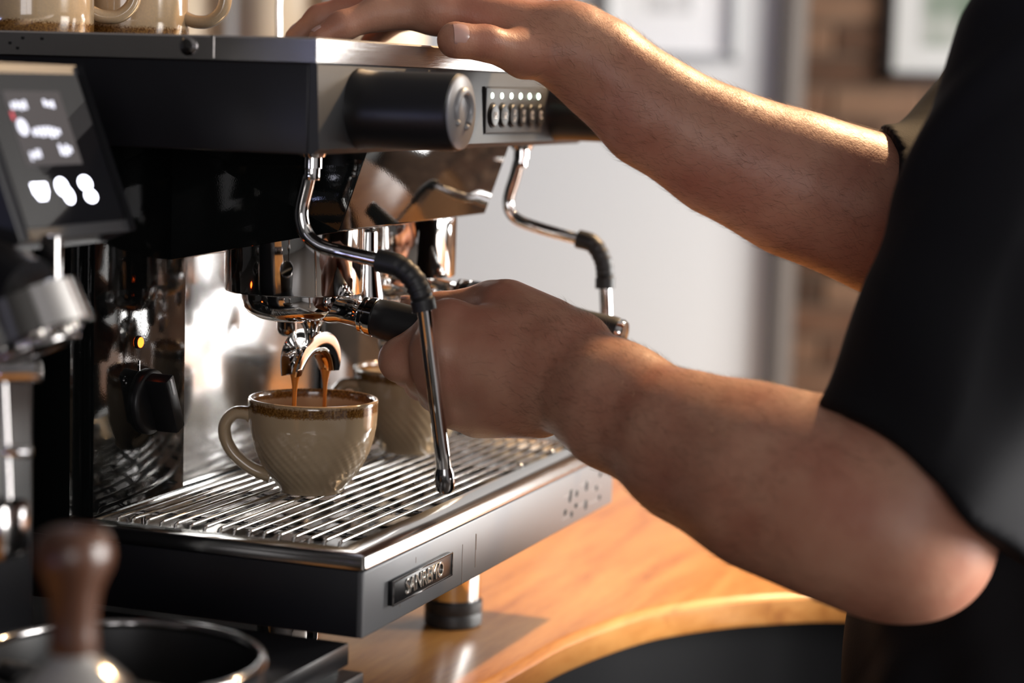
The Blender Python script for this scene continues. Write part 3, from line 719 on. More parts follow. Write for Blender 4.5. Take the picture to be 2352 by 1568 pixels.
blob('display_icon', [(-.1800+.0052*math.cos(a), .0315+.0052*math.sin(a)) for a in np.linspace(0, 2*math.pi, 20, endpoint=False)], scr_tx)
for cx, kind in ((-.1829, 0), (-.1578, 1), (-.1335, 2)):
    if kind == 0: poly = [(cx-.0075, .0655), (cx+.0075, .0655), (cx+.0070, .0710), (cx+.0035, .0755), (cx-.0035, .0755), (cx-.0070, .0710)]; blob('touch_button', poly, scr_ic)
    elif kind == 1:
        blob('touch_button', [(cx-.0020+.0060*math.cos(a), .0685+.0055*math.sin(a)) for a in np.linspace(0, 2*math.pi, 18, endpoint=False)], scr_ic)
        blob('touch_button', [(cx+.0022+.0048*math.cos(a), .0740+.0050*math.sin(a)) for a in np.linspace(0, 2*math.pi, 18, endpoint=False)], scr_ic)
    else:
        blob('touch_button', [(cx-.0005+.0066*math.cos(a), .0670+.0046*math.sin(a)) for a in np.linspace(0, 2*math.pi, 18, endpoint=False)], scr_ic)
        blob('touch_button', [(cx+.0012+.0062*math.cos(a), .0752+.0040*math.sin(a)) for a in np.linspace(0, 2*math.pi, 18, endpoint=False)], scr_ic)
bm = BM(); box(bm, -.275, -.105, .175, .36, CT+.03, .345, .012, 3); o = obj('grinder_body', bm, hull, gd)
bm = BM(); box(bm, -.285, -.095, .215, .38, CT, CT+.03, .008, 3); obj('grinder_base', bm, hull, gd)
bm = BM(); box(bm, -.190, -.125, .172, .200, .262, .330, .004, 2); obj('screen_arm', bm, hull, gd)
bm = BM(); box(bm, -.2040, -.1975, .100, .112, .2240, .2680, .002, 2); obj('screen_bracket', bm, dchrome, gd)
bm = BM(); tube(bm, [(-.2150, .185, .2620), (-.2250, .135, .2530), (-.2330, .100, .2400)], [.014, .015, .018], 20); obj('chute', bm, hull, gd)
# dosing ring under the screen: short tilted chrome funnel
ra = Vector((-.10, -.30, .95)).normalized(); rc = Vector((-.2345, .0903, .2273))
bm = BM(); lathe(bm, [(.0245, -.0125), (.0258, -.0120), (.0250, .0115), (.0236, .0125), (.0222, .0115), (.0230, -.0115)], rc, 48, (.05, .42, .90), False, False); obj('dosing_ring', bm, chrome, gd, 40)
bm = BM(); pts = [Vector((-.2380, .0950, .2060))+Vector((.027*math.cos(a), .0245*math.sin(a), -.0110*math.sin(a))) for a in np.linspace(0, 2*math.pi, 40)]
tube(bm, pts, .0016, 10, cap=False); obj('ring_wire', bm, dchrome, gd)
bm = BM(); tube(bm, [(-.2640, .175, .1960), (-.2640, .098, .1972), (-.2560, .0775, .1985)], .0055, 18); obj('fork_arm', bm, chrome, gd)
bm = BM(); tube(bm, [(-.2630, .0955, .1960), (-.2655, .0915, .1560), (-.268, .0880, .118)], .0018, 12); obj('fork_rod', bm, dchrome, gd)
bm = BM(); lathe(bm, [(.0030, 0), (.0034, .001), (.0034, .0135), (.0028, .0145)], (-.2660, .0925, .1553), 20, (.35, -.93, 0)); obj('fork_peg', bm, chrome, gd)
bm = BM(); box(bm, -.2880, -.2620, .0780, .180, .1000, .1300, .003, 2); obj('spout_plate', bm, dchrome, gd)

tag(obj('under_shade_sheet', box(BM(), -.02, .50, .20, .56, CT, CT+.0015, .0005, 1), principled('under_shade_black', (.005, .005, .005), .7, 0, .1)), 'thin black sheet standing in for the shade under the back of the machine', 'mat')  # dark sheet added in place of the shade under the machine
# tamping block beside the machine, its grooved front towards the barista
tb = thing('tamping_block', 'low black tamping block with grooved front left of the drip tray', 'tamping block', (-.09, .10, CT))
bm = BM(); box(bm, -.150, -.0110, .0040, .20, -.0150, 0.0, .0012); obj('top_plate', bm, hull, tb)
bm = BM(); box(bm, -.148, -.0125, .0110, .20, CT+.004, -.0150); obj('block_body', bm, rubber, tb)
for i in range(3):
    z1 = -.0195-.024*i; bm = BM(); box(bm, -.150, -.0060-.0015*i, .0045-.009*min(i+1, 2), .0120, z1-.015, z1, .0012); obj('front_rail', bm, bezel, tb)
bm = BM(); box(bm, -.145, -.016, .014, .19, CT, CT+.005); obj('rubber_foot', bm, rubber, tb)
# knock box
kb = thing('knock_box', 'round black knock box with a polished rim in the foreground', 'knock box', (-.246, .034, CT)); kc = (-.246, .034, 0); KR = .0815; KZ = .0425
bm = BM(); lathe(bm, [(KR*.80, CT), (KR*.84, CT+.003), (KR*.97, KZ-.02), (KR*.98, KZ-.002), (KR*.93, KZ-.002), (KR*.90, KZ-.02), (KR*.78, CT+.01), (.01, CT+.008)], kc, 64); obj('bin', bm, pblack, kb)
bm = BM(); pts = [Vector((kc[0]+KR*.965*math.cos(a), kc[1]+KR*.965*math.sin(a), KZ)) for a in np.linspace(0, 2*math.pi, 72, endpoint=False)]
tube(bm, pts+[pts[0]], .0029, 12, cap=False); obj('rim', bm, dchrome, kb)
bm = BM(); tube(bm, smooth_path([(kc[0]-.010, kc[1]-KR*.92, KZ-.018), (kc[0]-.006, kc[1], KZ-.016), (kc[0]+.004, kc[1]+KR*.92, KZ-.018)], 5), .0075, 16); obj('knock_bar', bm, rubber, kb)
# tamper on a little stand
ts = thing('tamper_stand', 'black round stand carrying the tamper, lower left corner', 'tamper stand', (-.4195, -.0482, CT)); sc_ = (-.4195, -.0482, 0)
# (kept clear of the knock box: slim pillar rising beside it)
tp = Vector((-.4195, -.0482, .0778))
tm = thing('tamper', 'coffee tamper with dark walnut handle and steel base', 'tamper', tp)
bm = BM(); lathe(bm, [(r_*.92, h_*.92) for r_, h_ in [(.0260, 0), (.0275, .0010), (.0275, .0080), (.0262, .0095), (.0200, .0150), (.0120, .0215), (.0108, .0235)]], tp, 56); obj('tamper_base', bm, steel, tm)
bm = BM(); lathe(bm, [(r_*.92, h_*.92) for r_, h_ in [(.0112, .0225), (.0122, .0260), (.0113, .0330), (.0118, .0440), (.0132, .0530), (.0158, .0600), (.0186, .0660), (.0194, .0710), (.0188, .0770), (.0168, .0818), (.0120, .0845), (.0040, .0853)]], tp, 56); obj('tamper_handle', bm, twood, tm, 60)
for o in list(ts.children): bpy.data.objects.remove(o)
bm = BM(); lathe(bm, [(.030, CT), (.030, CT+.004), (.012, CT+.010), (.012, .060), (.024, .070), (.0270, .072), (.0270, .0778), (.024, .0778)], sc_, 40); obj('stand_column', bm, hull, ts)

# ================================================================== BACKGROUND
def picture(name, label, x, y0, y1, z0, z1, fmat, fw_, mat_w, artfn):
    t = thing(name, label, 'picture', (x, (y0+y1)/2, z0))
    bm = BM()
    for a, b, c, d in ((y0, y1, z0, z0+fw_), (y0, y1, z1-fw_, z1), (y0, y0+fw_, z0, z1), (y1-fw_, y1, z0, z1)): box(bm, x-.022, x, a, b, c, d, .002, 1)
    obj('frame', bm, fmat, t)
    bm = BM(); box(bm, x-.010, x-.004, y0+fw_*.8, y1-fw_*.8, z0+fw_*.8, z1-fw_*.8); obj('mount', bm, mat_w, t)
    bm = BM(); box(bm, x-.012, x-.0099, y0+artfn[0], y1-artfn[0], z0+artfn[0], z1-artfn[0]); obj('print', bm, artfn[1], t)
paper = principled('white_mount', (.85, .85, .84), .5)
silver = principled('silver_frame', (.45, .46, .46), .4, .3)
blackf = principled('black_frame', (.012, .010, .009), .4)
def art(name, cols, scale):
    mt = principled(name, cols[0], .6); tc = nd(mt, 'ShaderNodeTexCoord'); n = nd(mt, 'ShaderNodeTexNoise'); n.inputs['Scale'].default_value = scale; n.inputs['Detail'].default_value = 2
    cr = nd(mt, 'ShaderNodeValToRGB'); e = cr.color_ramp.elements; e[0].color = (*cols[0], 1); e[1].color = (*cols[1], 1); e[0].position = .4; e[1].position = .6
    lk(mt, tc.outputs['Object'], n.inputs['Vector']); lk(mt, n.outputs['Fac'], cr.inputs[0]); lk(mt, cr.outputs[0], bsdf(mt).inputs['Base Color']); return mt
picture('framed_picture', 'thin-framed bright white picture on the white wall above the forearm', 3.198, .618, .912, .424, .90, silver, .016, principled('bright_paper', (.96, .96, .96), .4), (.10, art('grey_sketch', ((.82, .82, .82), (.35, .35, .36)), 9)))
picture('framed_print', 'black-framed print with white mount and green image on the brick wall', 3.884, -.05, .437, .397, 1.05, blackf, .024, principled('print_mount', (.62, .62, .60), .5), (.085, art('green_print', ((.10, .16, .10), (.45, .46, .42)), 7)))
# sideboard with copper mugs, far behind the elbow
sb = thing('sideboard', 'wooden sideboard against the brick wall, far behind the arm', 'sideboard', (3.66, .1, FL))
bm = BM(); box(bm, 3.45, 3.86, -.9, .505, -.425, -.395, .004); obj('top', bm, shelfwood, sb)
bm = BM(); box(bm, 3.47, 3.86, -.88, .490, FL, -.425); obj('carcass', bm, shelfwood, sb)
copper = principled('copper', (.75, .38, .25), .18, 1.0)
for y, lab in ((.465, 'small copper mug at the end of the far sideboard'), (.375, 'small copper mug on the far sideboard beside the sleeve')):
    t = thing('copper_mug', lab, 'mug', (3.55, y, -.395), 'copper mugs on the sideboard')
    bm = BM(); lathe(bm, [(.030, 0), (.034, .006), (.037, .035), (.036, .065), (.034, .065), (.034, .010), (.006, .008)], (3.55, y, -.395), 36); obj('mug_body', bm, copper, t)
    bm = BM(); tube(bm, smooth_path([(3.55, y-.035, -.345), (3.55, y-.058, -.345), (3.55, y-.060, -.372), (3.55, y-.036, -.380)], 5), .0035, 10); obj('mug_handle', bm, copper, t)
# pale storage jars on a wall shelf seen over the top of the machine
sf = tag(obj('wall_shelf', box(BM(), 2.0, 2.22, .80, 2.2, .355, .385, .003), shelfwood), 'wooden wall shelf seen over the top of the machine', 'shelf')
cream = principled('cream_jar', (.62, .50, .34), .4)
for i, (y, r, lab) in enumerate(((1.34, .085, 'leftmost cream storage jar on the shelf behind the machine'), (1.14, .080, 'middle cream storage jar on the shelf behind the machine'), (.955, .078, 'rightmost cream storage jar on the shelf behind the machine'))):
    t = thing('storage_jar', lab, 'jar', (2.11, y, .385), 'cream storage jars on the shelf')
    bm = BM(); lathe(bm, [(r*.9, .385), (r, .395), (r, .56), (r*.85, .59), (r*.7, .60)], (2.11, y, 0), 40); obj('jar_body', bm, cream, t)
    bm = BM(); lathe(bm, [(r*.75, .60), (r*.75, .625), (.02, .632)], (2.11, y, 0), 40); obj('lid', bm, shelfwood, t)

# pendant lamp over the end of the counter
pl_ = thing('pendant_lamp', 'warm pendant lamp hanging over the counter, above the picture', 'lamp', (1.06, -.40, 1.10)); lc = (1.06, -.40, 0)
bm = BM(); lathe(bm, [(.150, 1.10), (.146, 1.115), (.10, 1.19), (.05, 1.235), (.022, 1.26), (.020, 1.275), (.024, 1.262), (.052, 1.240), (.104, 1.194), (.150, 1.118), (.154, 1.10)], lc, 48, cap0=False, cap1=False); obj('lamp_shade', bm, pblack, pl_)
bm = BM(); tube(bm, [(lc[0], lc[1], 1.27), (lc[0], lc[1], CE)], .003, 8); obj('cable', bm, rubber, pl_)
bm = BM(); lathe(bm, [(.014, 1.235), (.016, 1.215), (.030, 1.18), (.034, 1.155), (.028, 1.130), (.010, 1.118)], lc, 28); obj('bulb', bm, emit('bulb_glass', (1.0, .62, .30), 8.0), pl_)
l = bpy.data.lights.new('pendant_light', 'SPOT'); l.energy = 72; l.color = (1.0, .66, .36); l.shadow_soft_size = .035; l.spot_size = math.radians(150); l.spot_blend = .5
lo_ = bpy.data.objects.new('pendant_light', l); COL.objects.link(lo_); lo_.parent = pl_; lo_.location = (0, 0, .005)

# ================================================================== BARISTA
LF=[(0.1205,-0.1296,0.1490,0.0345),(0.0957,-0.1909,0.1276,0.0430),(0.0671,-0.2478,0.1155,0.0495),(0.0536,-0.3011,0.1065,0.0520),(0.0504,-0.3384,0.0981,0.0475)]
LWA=[(0.1494,-0.0893,0.1755,0.0245),(0.1283,-0.1329,0.1571,0.0250)]
LWB=[(0.1448,-0.0790,0.1528,0.0245),(0.1221,-0.1233,0.1389,0.0300)]
LU=[(0.0504,-0.3384,0.0981,0.0475),(0.0756,-0.3678,0.2086,0.0540),(0.1133,-0.4074,0.3867,0.0600)]
LPALM=[[(0.1575,-0.0588,0.1855,0.0185),(0.1513,0.0077,0.1898,0.0165)],
 [(0.1449,-0.0671,0.1722,0.0190),(0.1340,0.0083,0.1740,0.0165)],
 [(0.1416,-0.0688,0.1576,0.0190),(0.1365,0.0065,0.1545,0.0155)],
 [(0.1485,-0.0636,0.1426,0.0180),(0.1497,0.0022,0.1356,0.0145)],
 [(0.1842,-0.0236,0.203,0.0175),(0.1609,-0.0835,0.1817,0.0235)],
 [(0.1620,-0.0588,0.1359,0.0215),(0.1649,-0.0119,0.1285,0.0190)]]
LDIG=[[(0.1513,0.0077,0.1898,0.0155),(0.1516,0.0434,0.1627,0.0152),(0.1928,0.0556,0.1499,0.0118),(0.2212,0.0462,0.1513,0.0105)],
 [(0.1340,0.0083,0.1740,0.0155),(0.1538,0.0258,0.1529,0.0135),(0.1916,0.0444,0.1413,0.0118),(0.2195,0.0348,0.1458,0.0105)],
 [(0.1365,0.0065,0.1545,0.0145),(0.1646,0.0209,0.1394,0.0128),(0.2019,0.0340,0.1328,0.0110),(0.2252,0.0229,0.1389,0.0100)],
 [(0.1497,0.0022,0.1356,0.0135),(0.1798,0.0144,0.1291,0.0115),(0.2135,0.0214,0.1274,0.0100),(0.2290,0.0103,0.1313,0.0090)],
 [(0.1829,-0.0562,0.1813,0.0215),(0.2028,-0.0031,0.1991,0.0178),(0.2055,0.0366,0.1937,0.0132),(0.1981,0.0567,0.1947,0.0098)]]
RF=[(0.2674,-0.0391,0.3881,0.0250),(0.2743,-0.0524,0.3775,0.0285),(0.2909,-0.0940,0.3427,0.0353),(0.3117,-0.1445,0.3140,0.0408),(0.3338,-0.1964,0.2921,0.0477),(0.3559,-0.2467,0.2747,0.0497),(0.3710,-0.2773,0.2602,0.0480)]
RW=[(0.2948,-0.0313,0.3894,0.0230),(0.3020,-0.0501,0.3731,0.0270)]
RU=[(0.3710,-0.2773,0.2602,0.0480),(0.4608,-0.3220,0.3257,0.0530),(0.5527,-0.3625,0.4203,0.0600)]
RPALM=[[(0.2669,-0.0253,0.3990,0.0190),(0.2418,0.0604,0.4134,0.0165)],
 [(0.2914,-0.0182,0.4013,0.0190),(0.2655,0.0725,0.4240,0.0165)],
 [(0.3107,-0.0132,0.3986,0.0180),(0.2911,0.0761,0.4242,0.0155)],
 [(0.3197,-0.0102,0.3939,0.0180),(0.3121,0.0756,0.4186,0.0145)]]
RDIG=[[(0.2418,0.0604,0.4134,0.0155),(0.2212,0.0994,0.4091,0.0122),(0.2017,0.1190,0.3988,0.0103),(0.1904,0.1313,0.3892,0.0085)],
 [(0.2655,0.0725,0.4240,0.0155),(0.2522,0.1202,0.4185,0.0122),(0.2374,0.1546,0.4043,0.0105),(0.2298,0.1706,0.3900,0.0085)],
 [(0.2911,0.0761,0.4242,0.0145),(0.2837,0.1217,0.4166,0.0118),(0.2775,0.1480,0.4037,0.0102),(0.2717,0.1599,0.3900,0.0085)],
 [(0.3121,0.0756,0.4186,0.0135),(0.3121,0.1158,0.4113,0.0105),(0.3080,0.1323,0.4024,0.0090),(0.3029,0.1429,0.3890,0.0078)],
 [(0.2619,-0.0310,0.3853,0.0215),(0.2349,-0.0121,0.3817,0.0165),(0.2071,0.0071,0.3889,0.0122),(0.1901,0.0242,0.3902,0.0132)]]
F4 = np.float32
def cap(P, a, b):
    A = np.array(a[:3], F4); D = np.array(b[:3], F4)-A
    Q = P-A; t = np.clip(Q@D/F4(D@D), 0, 1); Q = Q-t[:, None]*D
    return np.sqrt(np.einsum('ij,ij->i', Q, Q))-(a[3]+t*(b[3]-a[3]))
def smin(a, b, k):
    h = np.maximum(k-np.abs(a-b), 0)/k; return np.minimum(a, b)-h*h*(k*.25)
def smax(a, b, k): return -smin(-a, -b, k)
def chain(P, pts, k):
    d = cap(P, pts[0], pts[1])
    for i in range(1, len(pts)-1): d = smin(d, cap(P, pts[i], pts[i+1]), k)
    return d
def ell(P, c, r):
    q = (P-np.array(c, F4)); r = np.array(r, F4); k0 = np.linalg.norm(q/r, axis=1); k1 = np.linalg.norm(q/(r*r), axis=1)
    return k0*(k0-1)/np.maximum(k1, 1e-6)
def hand(P, palm, dig):
    p = cap(P, *palm[0])
    for s in palm[1:]: p = smin(p, cap(P, *s), .016)
    for i, s_ in enumerate(palm[:4]):      # knuckles
        k_ = np.array(s_[1]); p = smin(p, ell(P, k_[:3], (k_[3]*1.06,)*3), .008)
    d = None
    for i, g in enumerate(dig):
        c = smin(p, chain(P, g, .006), .022 if i == 4 else .009)
        d = c if d is None else np.minimum(d, c)
    return d
def near(P, lo, hi):
    return np.where(np.all((P > np.array(lo, F4)) & (P < np.array(hi, F4)), axis=1))[0]
def arm_left(P):
    d = chain(P, LF, .03); d = smin(d, cap(P, *LWA), .03); d = smin(d, cap(P, *LWB), .03); d = smin(d, chain(P, LU, .02), .03)
    # point of the elbow and the muscle on top of the forearm
    d = smin(d, cap(P, (.0500, -.352, .083, .024), (.0560, -.330, .078, .024)), .03)
    d = smin(d, cap(P, (.092, -.235, .132, .034), (.066, -.300, .126, .036)), .03)
    return d
def arm_right(P):
    d = chain(P, RF, .03); d = smin(d, cap(P, *RW), .03); d = smin(d, chain(P, RU, .02), .03)
    pass
    return d
def body(P):
    d = np.full(len(P), 1.0, F4)
    i = near(P, (-.05, -.52, 0), (.27, .10, .50))
    if len(i): d[i] = arm_left(P[i])
    i = near(P, (.10, -.13, .08), (.27, .11, .25))
    if len(i): d[i] = smin(d[i], hand(P[i], LPALM, LDIG), .016)
    i = near(P, (.17, -.48, .16), (.68, .02, .55))
    if len(i): d[i] = np.minimum(d[i], arm_right(P[i]))
    i = near(P, (.14, -.10, .32), (.38, .22, .48))
    if len(i): d[i] = smin(d[i], hand(P[i], RPALM, RDIG), .018)
    i = near(P, (.05, -.62, .15), (.65, -.15, .9))
    if len(i):
        Q = P[i]
        t = cap(Q, (.125, -.415, .385, .055), (.54, -.370, .415, .055)); t = smin(t, ell(Q, (.33, -.44, .27), (.17, .10, .20)), .06)
        t = smin(t, cap(Q, (.335, -.42, .43, .062), (.335, -.375, .55, .056)), .05)
        t = smin(t, ell(Q, (.335, -.345, .655), (.076, .096, .115)), .03)
        t = smin(t, cap(Q, (.335, -.245, .665, .010), (.335, -.232, .635, .014)), .012)
        for s in (-1, 1): t = smin(t, ell(Q, (.335+s*.078, -.352, .655), (.010, .020, .032)), .008)
        d[i] = smin(d[i], t, .03)
    return d
def surface_net(f, lo, hi, h, B=8):
    lo = np.array(lo, float); n = (np.ceil((np.array(hi)-lo)/h/B).astype(int))*B; nb = n//B
    cx = [lo[k]+(np.arange(nb[k])+.5)*B*h-h/2 for k in range(3)]
    Cc = np.stack(np.meshgrid(*cx, indexing='ij'), -1).reshape(-1, 3).astype(F4)
    dc = f(Cc); act = np.abs(dc) < B*h*.9+.022
    Fd = np.repeat(np.repeat(np.repeat(dc.reshape(nb), B, 0), B, 1), B, 2).astype(F4)
    idx = np.argwhere(act.reshape(nb))
    off = np.stack(np.meshgrid(np.arange(B), np.arange(B), np.arange(B), indexing='ij'), -1).reshape(-1, 3)
    for c0 in range(0, len(idx), 1500):
        ii = (idx[c0:c0+1500, None, :]*B+off[None]).reshape(-1, 3)
        Fd[ii[:, 0], ii[:, 1], ii[:, 2]] = f((lo+ii*h).astype(F4))
    S = Fd < 0
    cnt = np.zeros(np.array(S.shape)-1, np.int8)
    for a in (0, 1):
        for b in (0, 1):
            for c in (0, 1): cnt += S[a:S.shape[0]-1+a, b:S.shape[1]-1+b, c:S.shape[2]-1+c]
    cells = np.argwhere((cnt > 0) & (cnt < 8)); N = len(cells)
    acc = np.zeros((N, 3)); num = np.zeros(N)
    cor = [(a, b, c) for a in (0, 1) for b in (0, 1) for c in (0, 1)]
    val = {k: Fd[cells[:, 0]+k[0], cells[:, 1]+k[1], cells[:, 2]+k[2]] for k in cor}
    for a in cor:
        for ax in range(3):
            if a[ax]: continue
            b = list(a); b[ax] = 1; b = tuple(b); va, vb = val[a], val[b]; m_ = (va < 0) != (vb < 0)
            t = np.where(m_, va/np.where(m_, va-vb, 1), 0); p = np.tile(np.array(a, float), (N, 1)); p[:, ax] = t
            acc[m_] += p[m_]; num[m_] += 1
    V = lo+(cells+acc/num[:, None])*h
    ix = np.full(cnt.shape, -1, np.int32); ix[cells[:, 0], cells[:, 1], cells[:, 2]] = np.arange(N)
    faces = []
    for ax in range(3):
        o1, o2 = (ax+1) % 3, (ax+2) % 3
        sl0 = [slice(1, -1)]*3; sl0[ax] = slice(0, -1); sl1 = [slice(1, -1)]*3; sl1[ax] = slice(1, None)
        s0, s1 = S[tuple(sl0)], S[tuple(sl1)]; e = np.argwhere(s0 != s1); flip = s0[e[:, 0], e[:, 1], e[:, 2]]
        base = e.copy(); base[:, o1] += 1; base[:, o2] += 1
        q = []
        for d1, d2 in ((-1, -1), (0, -1), (0, 0), (-1, 0)):
            c = base.copy(); c[:, o1] += d1; c[:, o2] += d2; q.append(ix[c[:, 0], c[:, 1], c[:, 2]])
        q = np.stack(q, 1); q[~flip] = q[~flip][:, ::-1]; faces.append(q[np.all(q >= 0, axis=1)])
    Fq = np.concatenate(faces)
    V = V.astype(F4)
    for _ in range(2):
        d = f(V); e = F4(h*.25); g = np.stack([f(V+np.eye(3, dtype=F4)[k]*e)-f(V-np.eye(3, dtype=F4)[k]*e) for k in range(3)], 1)/(2*e)
        gl = np.maximum(np.linalg.norm(g, axis=1), .3); V = V-np.clip(d/gl, -h, h)[:, None]*(g/gl[:, None])
    return V, Fq
def mesh_np(name, V, Fq, mat):
    me = bpy.data.meshes.new(name); me.vertices.add(len(V)); me.vertices.foreach_set('co', V.astype(np.float32).ravel())
    k = Fq.shape[1]; me.loops.add(len(Fq)*k); me.loops.foreach_set('vertex_index', Fq.astype(np.int32).ravel())
    me.polygons.add(len(Fq)); me.polygons.foreach_set('loop_start', np.arange(0, len(Fq)*k, k, dtype=np.int32)); me.polygons.foreach_set('loop_total', np.full(len(Fq), k, np.int32))
    me.update(calc_edges=True); me.validate(); me.shade_smooth(); me.materials.append(mat); return me
bV, bF = surface_net(body, (-.03, -.60, .02), (.66, .20, .80), .0030)
bme_ = mesh_np('person', bV, bF, skin)
person = bpy.data.objects.new('person', bme_); COL.objects.link(person)
tag(person, 'person in a black t-shirt, one hand on the machine, the other gripping the handle', 'person')

# ---- clothing
n1 = np.array((.2989, -.5232, .7977), F4); q1 = np.array((.0558, -.3409, .1325), F4)
n2_ = np.array((.3687, -.9014, .2279), F4); q2 = np.array((.3688, -.2595, .2954), F4)
def folds(P, s):
    x, y, z = P[:, 0], P[:, 1], P[:, 2]
    a = np.sin(38*(z*.8+y*1.1+.25*x)+1.7*np.sin(14*z+9*x)); b = np.sin(61*(y*.9-z*.45+.4*x)+2.1*np.sin(17*y+5*z))
    return s*(np.maximum(a, -.2)**2*.7+.35*b*np.maximum(np.sin(11*z+6*x), 0))
def shirt(P):
    tor = ell(P, (.33, -.445, .20), (.205, .125, .27)); tor = smin(tor, ell(P, (.325, -.395, -.07), (.190, .140, .27)), .08)
    tor = smin(tor, cap(P, (.14, -.415, .380, .064), (.53, -.372, .410, .064)), .07)
    sl = chain(P, [(.1133, -.4074, .3867, .0645), (.0756, -.3678, .2086, .0690), (.0504, -.3384, .0981, .0715), (.0400, -.3300, .05, .0725)], .02)
    sl = smax(sl, -(P-q1)@n1, .004)
    sr = chain(P, [(.5527, -.3625, .4203, .066), (.4608, -.3220, .3257, .0630), (.3710, -.2773, .2660, .0635), (.350, -.236, .279, .0620)], .02)
    sr = smax(sr, -(P-q2)@n2_, .004)
    d = smin(smin(tor, sl, .03), sr, .03) - folds(P, .0085)
    return d
def shirt_hollow(P):
    d = shirt(P)
    nk = cap(P, (.335, -.42, .46, .070), (.335, -.375, .62, .075)); d = smax(d, -nk, .004)
    d = smax(d, -.27-P[:, 2], .004)
    return d
sV, sF = surface_net(shirt_hollow, (-.06, -.64, -.32), (.68, -.20, .54), .0042)
so = bpy.data.objects.new('shirt', mesh_np('shirt', sV, sF, bshirt)); COL.objects.link(so); so.parent = person; so['label'] = 'black short-sleeved t-shirt'
def trousers(P):
    d = ell(P, (.325, -.40, -.30), (.165, .120, .15))
    for s in (-1, 1): d = smin(d, chain(P, [(.325+s*.08, -.40, -.36, .085), (.325+s*.095, -.40, -.66, .065), (.325+s*.10, -.42, FL+.05, .055)], .03), .03)
    return smax(d, FL+.002-P[:, 2], .01)
tV, tF = surface_net(trousers, (.08, -.58, FL-.03), (.58, -.22, -.12), .010)
to = bpy.data.objects.new('trousers', mesh_np('trousers', tV, tF, trous)); COL.objects.link(to); to.parent = person
def hair(P):
    d = ell(P, (.335, -.362, .675), (.086, .100, .112)); return smax(smax(d, (P[:, 1]+.275)+(.70-P[:, 2])*1.1, .01), -ell(P, (.335, -.30, .60), (.08, .07, .08)), .01)
hV, hF = surface_net(hair, (.22, -.49, .52), (.45, -.22, .82), .006)
ho = bpy.data.objects.new('hair', mesh_np('hair', hV, hF, hairm)); COL.objects.link(ho); ho.parent = person

# ---- fingernails: thin curved plates set into the finger tips
def nail(c, axis, out, wd, ln, rad):
    """c: centre on the skin, axis: towards the finger tip, out: surface normal"""
    ax = Vector(axis).normalized(); ou = Vector(out); ou = (ou-ax*ax.dot(ou)).normalized(); sd = ax.cross(ou); c = Vector(c)
    bm = BM(); nu, nv = 9, 9; top = []; bot = []
    for i in range(nu):
        ra, rb = [], []
        for j in range(nv):
            u = -1+2*i/(nu-1); v = -1+2*j/(nv-1)
            k = math.sqrt(max(0, 1-.28*v*v)) if True else 1
            a = u*wd/rad*k; lv = v*ln*(1-.10*u*u)
            p = c+ax*lv+sd*(rad*math.sin(a))+ou*(rad*(math.cos(a)-1)-.0009*v*v)
            ra.append(bm.verts.new(p+ou*.0004)); rb.append(bm.verts.new(p-ou*.0009))
        top.append(ra); bot.append(rb)
    for g, fl in ((top, 1), (bot, 0)):
        for i in range(nu-1):
            for j in range(nv-1):
                q = (g[i][j], g[i+1][j], g[i+1][j+1], g[i][j+1]); bm.faces.new(q if fl else q[::-1])
    ring = lambda g: [g[i][0] for i in range(nu)]+[g[-1][j] for j in range(1, nv)]+[g[i][-1] for i in range(nu-2, -1, -1)]+[g[0][j] for j in range(nv-2, 0, -1)]
    a, b = ring(top), ring(bot)
    for i in range(len(a)): bm.faces.new((a[i], a[(i+1) % len(a)], b[(i+1) % len(a)], b[i]))
    bmesh.ops.recalc_face_normals(bm, faces=bm.faces[:])
    obj('fingernail', bm, nailm, person, 60)
def on_skin(p, d):
    P = np.array([p], F4); D = np.array([d], F4); D /= np.linalg.norm(D)
    P = P+D*.03
    for _ in range(40): P = P-D*body(P)[:, None]*.8
    return Vector(P[0].tolist())
camv = Vector((-.93, -.35, .12))
od = Vector((-.88, -.30, .34)); nail(on_skin((.1948, .0196, .3902), od), Vector((.1901, .0242, .3902))-Vector((.2071, .0071, .3889)), od, .0092, .0064, .0118)
od = Vector((.05, .50, .86)); nail(on_skin((.1990, .0545, .1947), od), (-.0074, .020, .001), od, .0062, .0058, .0085)
for g, od in ((RDIG[0], (-.35, .45, .8)), (RDIG[1], (-.15, .5, .8)), (RDIG[2], (0, .5, .8)), (RDIG[3], (.1, .5, .8))):
    a, b = Vector(g[2][:3]), Vector(g[3][:3]); nail(on_skin(b.lerp(a, .15), od), b-a, od, .0055, .0055, .0078)

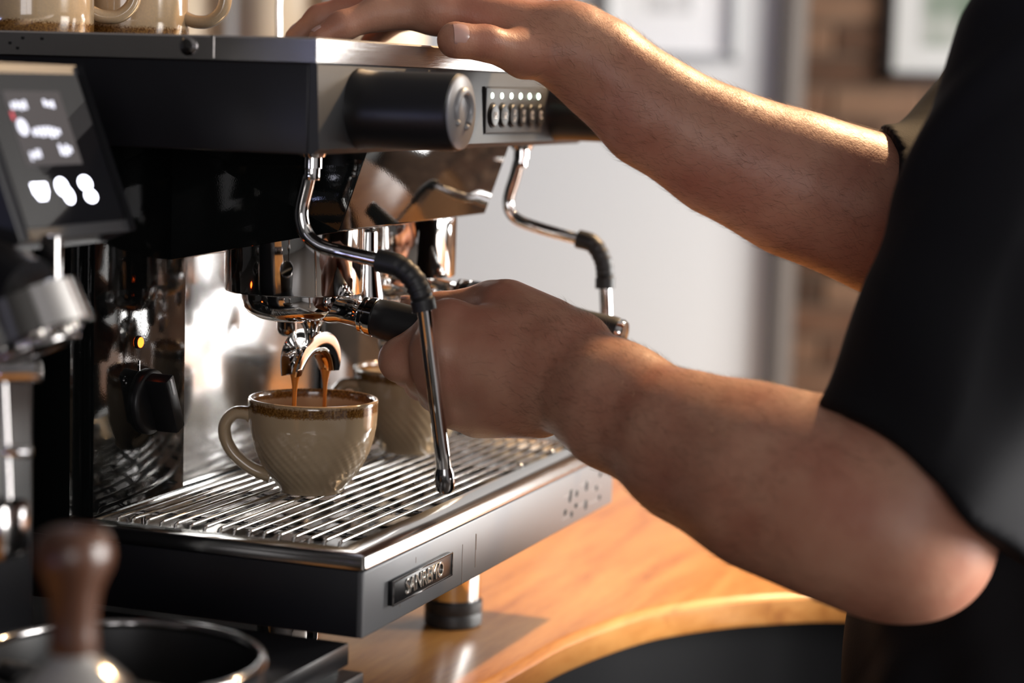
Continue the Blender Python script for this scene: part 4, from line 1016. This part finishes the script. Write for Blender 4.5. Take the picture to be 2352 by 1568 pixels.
# ---- fine dark hair on both forearms
def arm_hair(axis_pts, count, lo, hi, seed, fade):
    rg = np.random.default_rng(seed)
    Vf = bV[bF]; cen = Vf.mean(1); nrm = np.cross(Vf[:, 2]-Vf[:, 0], Vf[:, 3]-Vf[:, 1]); nrm /= np.maximum(np.linalg.norm(nrm, axis=1), 1e-9)[:, None]
    ok = np.all((cen > np.array(lo)) & (cen < np.array(hi)), axis=1)
    ids = np.where(ok)[0]; ids = ids[rg.random(len(ids)) < np.clip((fade-cen[ids, 1])/.05, 0, 1)]; ids = ids[rg.integers(0, len(ids), count)]
    A = np.array([p[:3] for p in axis_pts]); 
    w_ = rg.dirichlet((1, 1, 1, 1), count); c = (Vf[ids]*w_[:, :, None]).sum(1); n = nrm[ids]
    k = np.argmin(((c[:, None]-A[None, :-1])**2).sum(2), 1); dist = A[k]-A[k+1]; dist /= np.linalg.norm(dist, axis=1)[:, None]
    dist = dist-n*(dist*n).sum(1)[:, None]; dist /= np.maximum(np.linalg.norm(dist, axis=1), 1e-6)[:, None]
    side = np.cross(n, dist); L = rg.uniform(.005, .0125, count)[:, None]; sw = rg.normal(0, .45, count)[:, None]
    lift = rg.uniform(.25, .60, count)[:, None]
    d0 = dist+side*sw+n*lift; d0 /= np.linalg.norm(d0, axis=1)[:, None]
    d1 = dist+side*(sw*1.7)+n*lift*.35; d1 /= np.linalg.norm(d1, axis=1)[:, None]
    p0 = c-n*.0004; p1 = p0+d0*L*.45; p2 = p1+d1*L*.55; wv = np.cross(d0, n); wv /= np.maximum(np.linalg.norm(wv, axis=1), 1e-6)[:, None]; r = .00005
    V = np.stack([p0+wv*r, p0-wv*r, p0+n*r*1.2, p1+wv*r*.8, p1-wv*r*.8, p1+n*r, p2], 1).reshape(-1, 3)
    T = np.array([(0, 1, 4), (0, 4, 3), (1, 2, 5), (1, 5, 4), (2, 0, 3), (2, 3, 5), (3, 4, 6), (4, 5, 6), (5, 3, 6)])
    Fq = (T[None]+np.arange(count)[:, None, None]*7).reshape(-1, 3)
    o = bpy.data.objects.new('arm_hair', mesh_np('arm_hair', V, Fq, hairm)); COL.objects.link(o); o.parent = person; o['kind'] = 'stuff'
arm_hair([LPALM[1][1]]+[LPALM[1][0]]+LF, 8000, (0, -.345, .05), (.20, -.010, .21), 3, -.020)
arm_hair([RPALM[1][1]]+RF, 8000, (.22, -.275, .20), (.40, .02, .43), 4, .005)
